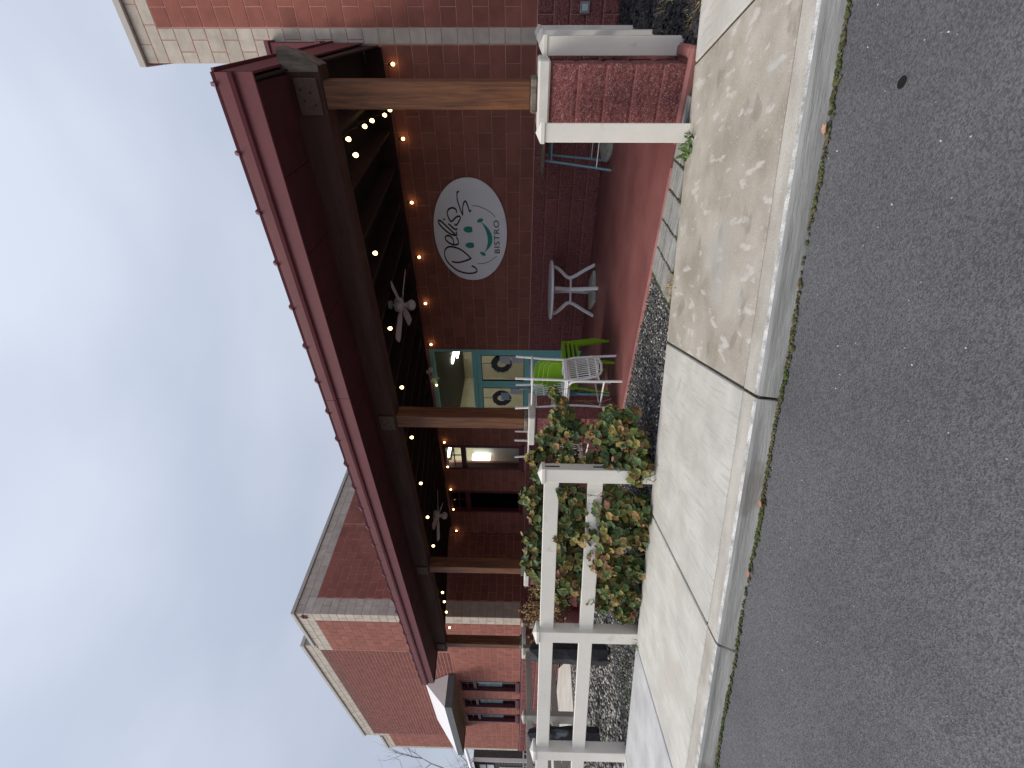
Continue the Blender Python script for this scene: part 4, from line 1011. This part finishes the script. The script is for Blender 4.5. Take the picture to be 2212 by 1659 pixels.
# square wall light at right
wl = thing('wall_light', 'small square grey wall light low on the split-face base, far right', 'wall light', (.065, FY-.02, .437))
MB().bbox(-.06, .06, -.03, .01, -.06, .06, .006).obj('housing', M['lightbox'], wl)
MB().bbox(-.035, .035, -.036, -.028, -.035, .035, .004).obj('lens', M['paper'], wl)

# ------------------------------------------------------------------ vine bushes
def leaf_mesh(name, mt, seed):
    rd = random.Random(seed); n = 16; vs = [(0, 0, .0)]; ph = rd.random()*6; cu = rd.uniform(-.5, .6)
    for k in range(n):
        a = 2*math.pi*(k+.5)/n; notch = .55 if k in (n//2*2, ) else 1
        r = .5*(1+.07*math.sin(a*5+ph)+(.055 if k % 2 else -.055)+rd.uniform(-.04, .04))
        if abs(a-math.pi*3/2) < .32: r *= .55
        x, y = r*math.cos(a)*.98, r*math.sin(a)
        vs.append((x, y, .38*abs(x)-.10*r+cu*y*y+rd.uniform(-.05, .05)))
    vs[0] = (0, 0, -.05)
    mb = MB(); mb.add(vs, [(0, 1+k, 1+(k+1) % n) for k in range(n)]); 
    me = bpy.data.meshes.new(name); me.from_pydata(mb.v, [], mb.f); me.materials.append(mt); me.update(); return me
LEAF = [leaf_mesh('leaf', M['leaf'], k) for k in range(4)]
# camera-ray helper used only to convert measured positions into points on real planes
def img(x, y, off):
    """world point on the vertical plane `off` metres behind the sidewalk fence line, seen at picture coords (x,y) of 2212x1659"""
    d = fwd+right*((1659-y)-829.5)/987.2+up*(1106-x)/987.2
    n = Vector((-RN.x, -RN.y, 0)); c = n.dot(Vector((-3.19, 2.64, 0)))+off
    t = (c-0)/d.dot(n); return Vector((0, 0, CAMH))+d*t
def bush(label, lobes, nleaf, seed, stems):
    t = thing('vine_shrub', label, 'shrub', (0, 0, 0)); rd = random.Random(seed); P_ = []
    wsum = sum(l[3]**2*l[4] for l in lobes)
    for l in lobes:
        c = img(l[0], l[1], l[2]); r = l[3]; cnt = int(nleaf*l[3]**2*l[4]/wsum)
        for _ in range(cnt):
            v = Vector((rd.gauss(0, 1), rd.gauss(0, 1), rd.gauss(0, 1))).normalized()*(r*rd.uniform(.45, 1.08))
            v.z *= 1.0
            p_ = c+v
            if p_.z < .015: p_.z = rd.uniform(.015, .12)
            outn = v.normalized()
            P_.append((p_, outn))
    P_.sort(key=lambda a: (a[0]-Vector((0, 0, CAMH))).length)
    jv, jf = [], []
    for i, (p_, o_) in enumerate(P_):
        sz = rd.uniform(.045, .090)
        # leaves hang and face outwards and up
        nrm = (o_*.7+Vector((rd.gauss(.15, .6), rd.gauss(-.4, .6), rd.gauss(.5, .5)))).normalized()
        q = nrm.to_track_quat('Z', 'Y').to_matrix().to_4x4() @ Matrix.Rotation(rd.uniform(0, 6.28), 4, 'Z')
        T = Matrix.Translation(p_) @ q @ Matrix.Scale(sz, 4)
        me = LEAF[rd.randrange(4)]
        if i < 300:
            o = link('leaf', me, t); o.matrix_local = T
        else:
            b = len(jv); jv += [T @ v.co for v in me.vertices]; jf += [tuple(b+k for k in p2.vertices) for p2 in me.polygons]
    mb = MB(); mb.v = jv; mb.f = jf
    me = bpy.data.meshes.new('inner_leaves'); me.from_pydata([tuple(v) for v in jv], [], jf); me.materials.append(M['leafj']); me.update()
    link('inner_leaves', me, t, kind='stuff')
    st = MB()
    for _ in range(stems):
        l = rd.choice(lobes); c = img(l[0], l[1], l[2]); base = Vector((c.x+rd.uniform(-.12, .12), c.y+rd.uniform(-.05, .12), max(-.03, c.z-.45)))
        pts = [base]; e = c+Vector((rd.uniform(-1, 1), rd.uniform(-1, 1), rd.uniform(-.5, 1)))*l[3]*.9
        for k in range(1, 7):
            f_ = k/6; pts.append(base.lerp(e, f_)+Vector((rd.uniform(-1, 1), rd.uniform(-1, 1), rd.uniform(-.5, .5)))*.035)
        st.tube(pts, [.004*(1-.1*k) for k in range(7)], 5)
    st.obj('stems', M['twig'], t)
    return t
# lobes: image x (downwards), image y, distance behind fence line, radius, density
bush('leafy vine shrub with yellowing round leaves right of the fence end post', [
    (1196, 846, .30, .035, 3), (1212, 866, .28, .055, 2.2), (1215, 905, .30, .12, 1.1), (1235, 930, .30, .14, .8), (1190, 955, .32, .13, 1.0), (1165, 990, .30, .11, 1.1),
    (1325, 905, .08, .11, 1.5), (1350, 935, .02, .13, 1.5), (1300, 935, .16, .14, .9), (1375, 965, .0, .10, 1.5), (1225, 1000, .30, .15, .8), (1330, 990, .12, .16, 1.0), (1280, 1010, .22, .14, .8), (1375, 1000, .0, .11, 1.4), (1285, 1028, .02, .035, 2.5), (1375, 1030, -.06, .06, 1.8),
    (1165, 1020, .3, .10, 1.0), (1365, 895, .02, .06, 1.6), (1390, 1012, -.06, .07, 1.4)], 1400, 3, 26)
bush('big leafy vine shrub sprawling under and behind the white rails', [
    (1150, 1070, .30, .11, 1.1), (1170, 1110, .32, .15, 1.1), (1150, 1160, .35, .10, .9), (1170, 1190, .35, .13, .9), (1185, 1235, .35, .14, .8), (1155, 1215, .36, .13, 1.1), (1180, 1265, .36, .11, .8), (1205, 1140, .3, .14, .8),
    (1245, 1085, .12, .15, 1.2), (1320, 1090, .04, .17, 1.3), (1380, 1100, .00, .12, 1.5), (1255, 1140, .10, .16, 1.1), (1320, 1150, .02, .18, 1.4), (1385, 1160, .0, .10, 1.5),
    (1235, 1195, .18, .15, 1.0), (1305, 1205, .03, .17, 1.3), (1370, 1225, .0, .12, 1.5), (1262, 1250, .14, .13, 1.0), (1325, 1265, .03, .15, 1.3), (1375, 1290, .0, .08, 1.4), (1300, 1300, .1, .09, .9), (1350, 1325, .02, .09, 1.4),
    (1215, 1060, .0, .05, 1.8), (1410, 1120, -.08, .06, 1.5), (1225, 1125, -.02, .03, 2), (1200, 1160, .03, .035, 2), (1225, 1215, .0, .045, 2), (1228, 1255, .12, .12, 1.1), (1212, 1292, .26, .09, .9), (1270, 1290, .1, .11, 1.0)], 3600, 5, 34)

# dry golden shrub beyond the vine
ds = thing('dry_shrub', 'dry golden shrub with spiky seed heads beyond the vine', 'shrub', (0, 0, 0))
rd = random.Random(11); base = Vector((-8.75, 4.12, .12)); st = MB(); sv, sf = [], []
for k in range(110):
    a = rd.uniform(0, 6.28); r = rd.uniform(.05, .62); h = rd.uniform(.35, 1.12)-r*.35
    e = base+Vector((r*math.cos(a)+.05, r*math.sin(a)-.1, h)); pts = [base+(e-base)*f_+Vector((0, 0, .10*math.sin(f_*3.1))) for f_ in (0, .33, .66, 1)]
    st.tube(pts, .004, 4)
    for q in range(26):
        f_ = rd.uniform(.5, 1.0); p_ = base+(e-base)*f_+Vector((rd.gauss(0, .018), rd.gauss(0, .018), .10*math.sin(f_*3.1)+rd.gauss(0, .012)))
        d = Vector((rd.gauss(0, 1), rd.gauss(0, 1), rd.gauss(0, 1))).normalized()*.018; n_ = d.orthogonal().normalized()*.012
        b = len(sv); sv += [p_-d, p_+n_, p_+d, p_-n_]; sf.append((b, b+1, b+2, b+3))
st.obj('stems', M['twig'], ds)
me = bpy.data.meshes.new('seed_heads'); me.from_pydata([tuple(v) for v in sv], [], sf); me.materials.append(M['dry']); link('seed_heads', me, ds, kind='stuff')
pot = thing('plant_pot', 'dull red plastic plant pot holding the dry shrub', 'plant pot', (-9.0, 4.07, -.02))
MB().lathe([(.13, 0), (.14, .02), (.185, .27), (.20, .275), (.20, .31), (.18, .31), (.17, .26), (.02, .25)], n=28).obj('pot', M['pot'], pot, True)
tag(MB().lathe([(.05, 0), (.10, .03), (.125, .07), (.12, .072), (.08, .03), (.02, .012)], n=24).obj('bowl', M['bowl'], None, True, loc=(-9.05, 3.70, .01)), 'white and blue bowl on the ground beside the red pot', 'bowl')

# standing basalt stones
def basalt(label, loc, w, h, seed):
    rd = random.Random(seed); bm = bmesh.new(); n = 6; rings = 7; vs = []
    ang = [2*math.pi*k/n+rd.uniform(-.2, .2) for k in range(n)]
    for j in range(rings+1):
        z = h*j/rings; rad = w/2*(1-.10*j/rings)*(1 if j < rings else .7)
        for k in range(n):
            r = rad*(1+rd.uniform(-.07, .07)); vs.append((r*math.cos(ang[k])*1.15, r*math.sin(ang[k])*.9, z-.03+(rd.uniform(-.04, .03) if j >= rings-1 else 0)))
    mb = MB(); fs = [(j*n+k, j*n+(k+1) % n, (j+1)*n+(k+1) % n, (j+1)*n+k) for j in range(rings) for k in range(n)]
    fs.append(tuple(rings*n+k for k in range(n))); mb.add(vs, fs)
    o = mb.obj('standing_stone', M['basalt'], None, loc=loc); tag(o, label, 'stone', 'black standing stones'); return o
basalt('black standing stone behind the second fence post from the vine', (-6.62, 2.50, 0), .30, 1.04, 1)
basalt('black standing stone nearest the left edge, behind the far fence post', (-8.10, 1.92, 0), .33, 1.02, 2)

# concrete walk beyond the gravel
wk = MB().prism([(-11.0, 4.05), (-11.05, 2.95), (-13.5, 3.35), (-19, 2.7), (-19, 3.9), (-14.2, 4.95)], -.1, .01, 2).obj('garden_walk', M['walk']); wk['kind'] = 'structure'

# ------------------------------------------------------------------ weeds, dry grass, litter
def blades(name, label, cat, c, n, rad, h, mt, w=.006, lean=.5):
    rd = random.Random(hash(name) % 1000+n); vs, fs = [], []
    for _ in range(n):
        a = rd.uniform(0, 6.28); r = rad*math.sqrt(rd.random()); p_ = Vector((c[0]+r*math.cos(a), c[1]+r*math.sin(a), c[2])); hh = h*rd.uniform(.4, 1)
        d = Vector((rd.gauss(0, lean), rd.gauss(0, lean), 1)).normalized(); s_ = Vector((-math.sin(a), math.cos(a), 0))*w*rd.uniform(.6, 1.3)
        b = len(vs); vs += [p_-s_, p_+s_, p_+d*hh*.55+s_*.9, p_+d*hh*.55-s_*.9, p_+d*hh+Vector((d.x, d.y, -.3))*hh*.25]; fs += [(b, b+1, b+2, b+3), (b+3, b+2, b+4)]
    me = bpy.data.meshes.new(name); me.from_pydata([tuple(v) for v in vs], [], fs); me.materials.append(mt)
    return tag(link(name, me), label, cat)
blades('weed', 'green leafy weed at the foot of the near lone white post', 'weed', (-.74, 3.60, -.01), 34, .09, .10, M['weed'], .014, .8)
blades('dry_grass', 'dry straw grass tuft at the end of the paver strip', 'grass tuft', (-1.66, 3.29, -.02), 120, .10, .09, M['straw'], .003, .9)
blades('weed', 'green weeds growing from the gravel beside the pink patio edge', 'weed', (-2.05, 3.75, -.03), 40, .13, .05, M['weed'], .004, 1.2)
blades('dry_grass', 'dry grass strands in the black lava rock by the near sidewalk', 'grass tuft', (.05, 4.12, -.02), 90, .16, .10, M['straw'], .003, 1.4)
blades('dry_grass', 'dry grass strands in the lava rock nearer the wall', 'grass tuft', (.08, 5.0, -.01), 60, .22, .11, M['straw'], .003, 1.4)
blades('weed', 'grass growing against the foot of the middle white fence post', 'weed', (-4.80, 1.90, -.0), 30, .09, .09, M['weed'], .003, .9)
blades('weed', 'patch of green weeds in the pale gravel by the sidewalk', 'weed', (-5.6, 1.85, -.02), 70, .25, .05, M['weed'], .005, 1.2)
for (s, q, lb) in ((-.72, 1.52, 'orange fallen leaf in the gutter nearest the right side'), (1.05, 1.53, 'small orange leaf on the gutter moss beside the tan panel'), (2.78, 1.545, 'pale orange leaf in the gutter below the first pale panel'),
                   (3.2, 1.545, 'oval orange leaf lying across the moss strip'), (4.98, 1.53, 'brown leaf in the gutter at the kerb joint')):
    me = LEAF[1].copy(); me.materials.clear(); me.materials.append(M['fallen'])
    o = link('fallen_leaf', me); p_ = rp(s, q, -.066); o.matrix_world = Matrix.Translation(p_) @ Matrix.Rotation(random.uniform(0, 6), 4, 'Z') @ Matrix.Diagonal((.028, .045, .03, 1)); tag(o, lb, 'leaf', 'fallen leaves in the gutter')
for (s, lb) in ((5.55, 'thin dry twig in the gutter'), (6.3, 'forked dry twig at the gutter by the left edge')):
    mb = MB(); p0 = rp(s, 1.54, -.078); p1 = rp(s+.28, 1.56, -.07); mid = (p0+p1)/2+RN*.02
    mb.tube([p0, mid, p1], [.005, .004, .002], 5); mb.tube([mid, mid+RN*.07+RT*.05], [.003, .0015], 4)
    tag(mb.obj('twig', M['twig']), lb, 'twig', 'twigs in the gutter')
tag(MB().lathe([(.019, 0), (.019, .0015)], n=20, c=(-.178, 1.844, -.0875)).obj('tar_spot', M['black']), 'round black tar spot on the asphalt', 'spot')

# ------------------------------------------------------------------ far house, tree
hs = thing('cottage', 'small dark grey sided cottage with white trim at the far left', 'house', (0, 0, 0))
hx, hy = -29.0, 5.9
for k in range(22):
    z = .15*k; MB().prism([(z, -.0), (z+.15, .03), (z+.15, .06), (z, .06)], 0, 1, 2)
    MB().box(hx-6, hx, hy-.0-.012*(0), hy+.1, z, z+.146).box(hx-6, hx, hy-.02, hy, z, z+.03).obj('siding_board', M['siding'], hs)
MB().box(hx-6, hx-.0, hy+.1, hy+5, 0, 3.25).obj('wall', M['siding'], hs)
for k in range(22):
    z = .15*k; MB().box(hx, hx+.03, hy, hy+5, z+.004, z+.14).obj('siding_board', M['siding'], hs)
MB().box(hx+.0, hx+.06, hy-.06, hy+.10, 0, 3.3).obj('corner_board', M['white'], hs)
MB().prism([(hy-.6, 3.15), (hy+2.5, 4.6), (hy+5.6, 3.15), (hy+5.6, 3.25), (hy+2.5, 4.72), (hy-.6, 3.25)], hx-6.4, hx+.4, 0).obj('roof', M['canopytop'], hs)
w_ = MB().box(hx-2.05, hx-1.0, hy-.07, hy-.03, .75, 2.0).obj('window', M['white'], hs); MB().box(hx-1.93, hx-1.12, hy-.085, hy-.072, .87, 1.88).obj('pane', M['black'], w_)
for (a, b) in ((2.28, 2.62), (2.68, 3.0)): MB().box(hx-1.5, hx-.55, hy-.07, hy-.04, a, b).obj('sign_plate', M['white'], hs)
MB().box(hx-3.6, hx-2.5, hy-.05, hy-.01, .1, 2.4).obj('door', M['black'], hs)
MB().lathe([(.06, 0), (.09, .06), (.05, .14)], n=12, c=(hx+.12, hy+.75, 2.0)).obj('lamp', M['white'], hs)
rl = thing('white_railing', 'white porch railing in front of the far cottage', 'railing')
MB().box(-27.2, -27.15, 4.6, 6.8, .78, .84).obj('rail', M['white'], rl)
for k in range(10): MB().box(-27.19, -27.16, 4.62+k*.235, 4.65+k*.235, 0, .78).obj('baluster', M['white'], rl)

def bare_tree(label, base, h, seed):
    rd = random.Random(seed); t = thing('bare_tree', label, 'tree', base, 0, 'bare winter trees beyond the cottage')
    tr, br = MB(), MB()
    def grow(p_, d, L, r, lv):
        pts = [p_]; rr = [r]; q = p_; dd = d
        for k in range(3):
            dd = (dd+Vector((rd.gauss(0, .13), rd.gauss(0, .13), .06))).normalized(); q = q+dd*L/3; pts.append(q); rr.append(r*(1-.2*(k+1)))
        (tr if lv == 0 else br).tube(pts, rr, 6 if lv < 2 else 4, caps=False)
        if lv < 4:
            for _ in range(rd.choice((3, 4)) if lv < 3 else 3):
                a = Vector((rd.gauss(0, 1), rd.gauss(0, 1), rd.gauss(.3, .5))).normalized(); st_ = pts[rd.choice((1, 2, 3))]
                grow(st_, (dd*.9+a*.75).normalized(), L*rd.uniform(.55, .78), r*.5, lv+1)
    grow(Vector((0, 0, 0)), Vector((0, 0, 1)), h*.36, h*.008, 0)
    tr.obj('trunk', M['bark'], t); br.obj('branches', M['bark'], t)
bare_tree('bare branching tree rising behind the grey cottage', (-44, 11.5, 0), 12, 5)
bare_tree('taller bare tree at the very edge, behind the cottage', (-52, 8.5, 0), 19, 9)
bare_tree('distant bare tree with thin tips above the left edge', (-47, 5.0, 0), 17, 14)

# grit on the road, moss patches in the far gravel
def gritf(n):
    s_ = rng.uniform(-2, 9, n); q = 1.55+rng.exponential(.55, n); k = q < 5
    s_, q = s_[k], q[k]; return np.stack([RO.x+RT.x*s_+RN.x*q, RO.y+RT.y*s_+RN.y*q, np.full(len(s_), -.087)], -1)
tag(clumps(420, gritf, M['stonepale'], 'road_grit', .0015, .0042, .7), 'tiny pale grit scattered over the asphalt near the kerb', 'grit', kind='stuff')
tag(clumps(2600, gravel(-12, -5.2, -1.5, 3.9, lambda x, y: fl(x, y) & (np.sin(x*3.1)+np.sin(y*4.3+x) > .7), -.02), M['moss'], 'moss', .008, .025, .4), 'patches of moss and weeds in the gravel behind the white fence', 'moss', kind='stuff')
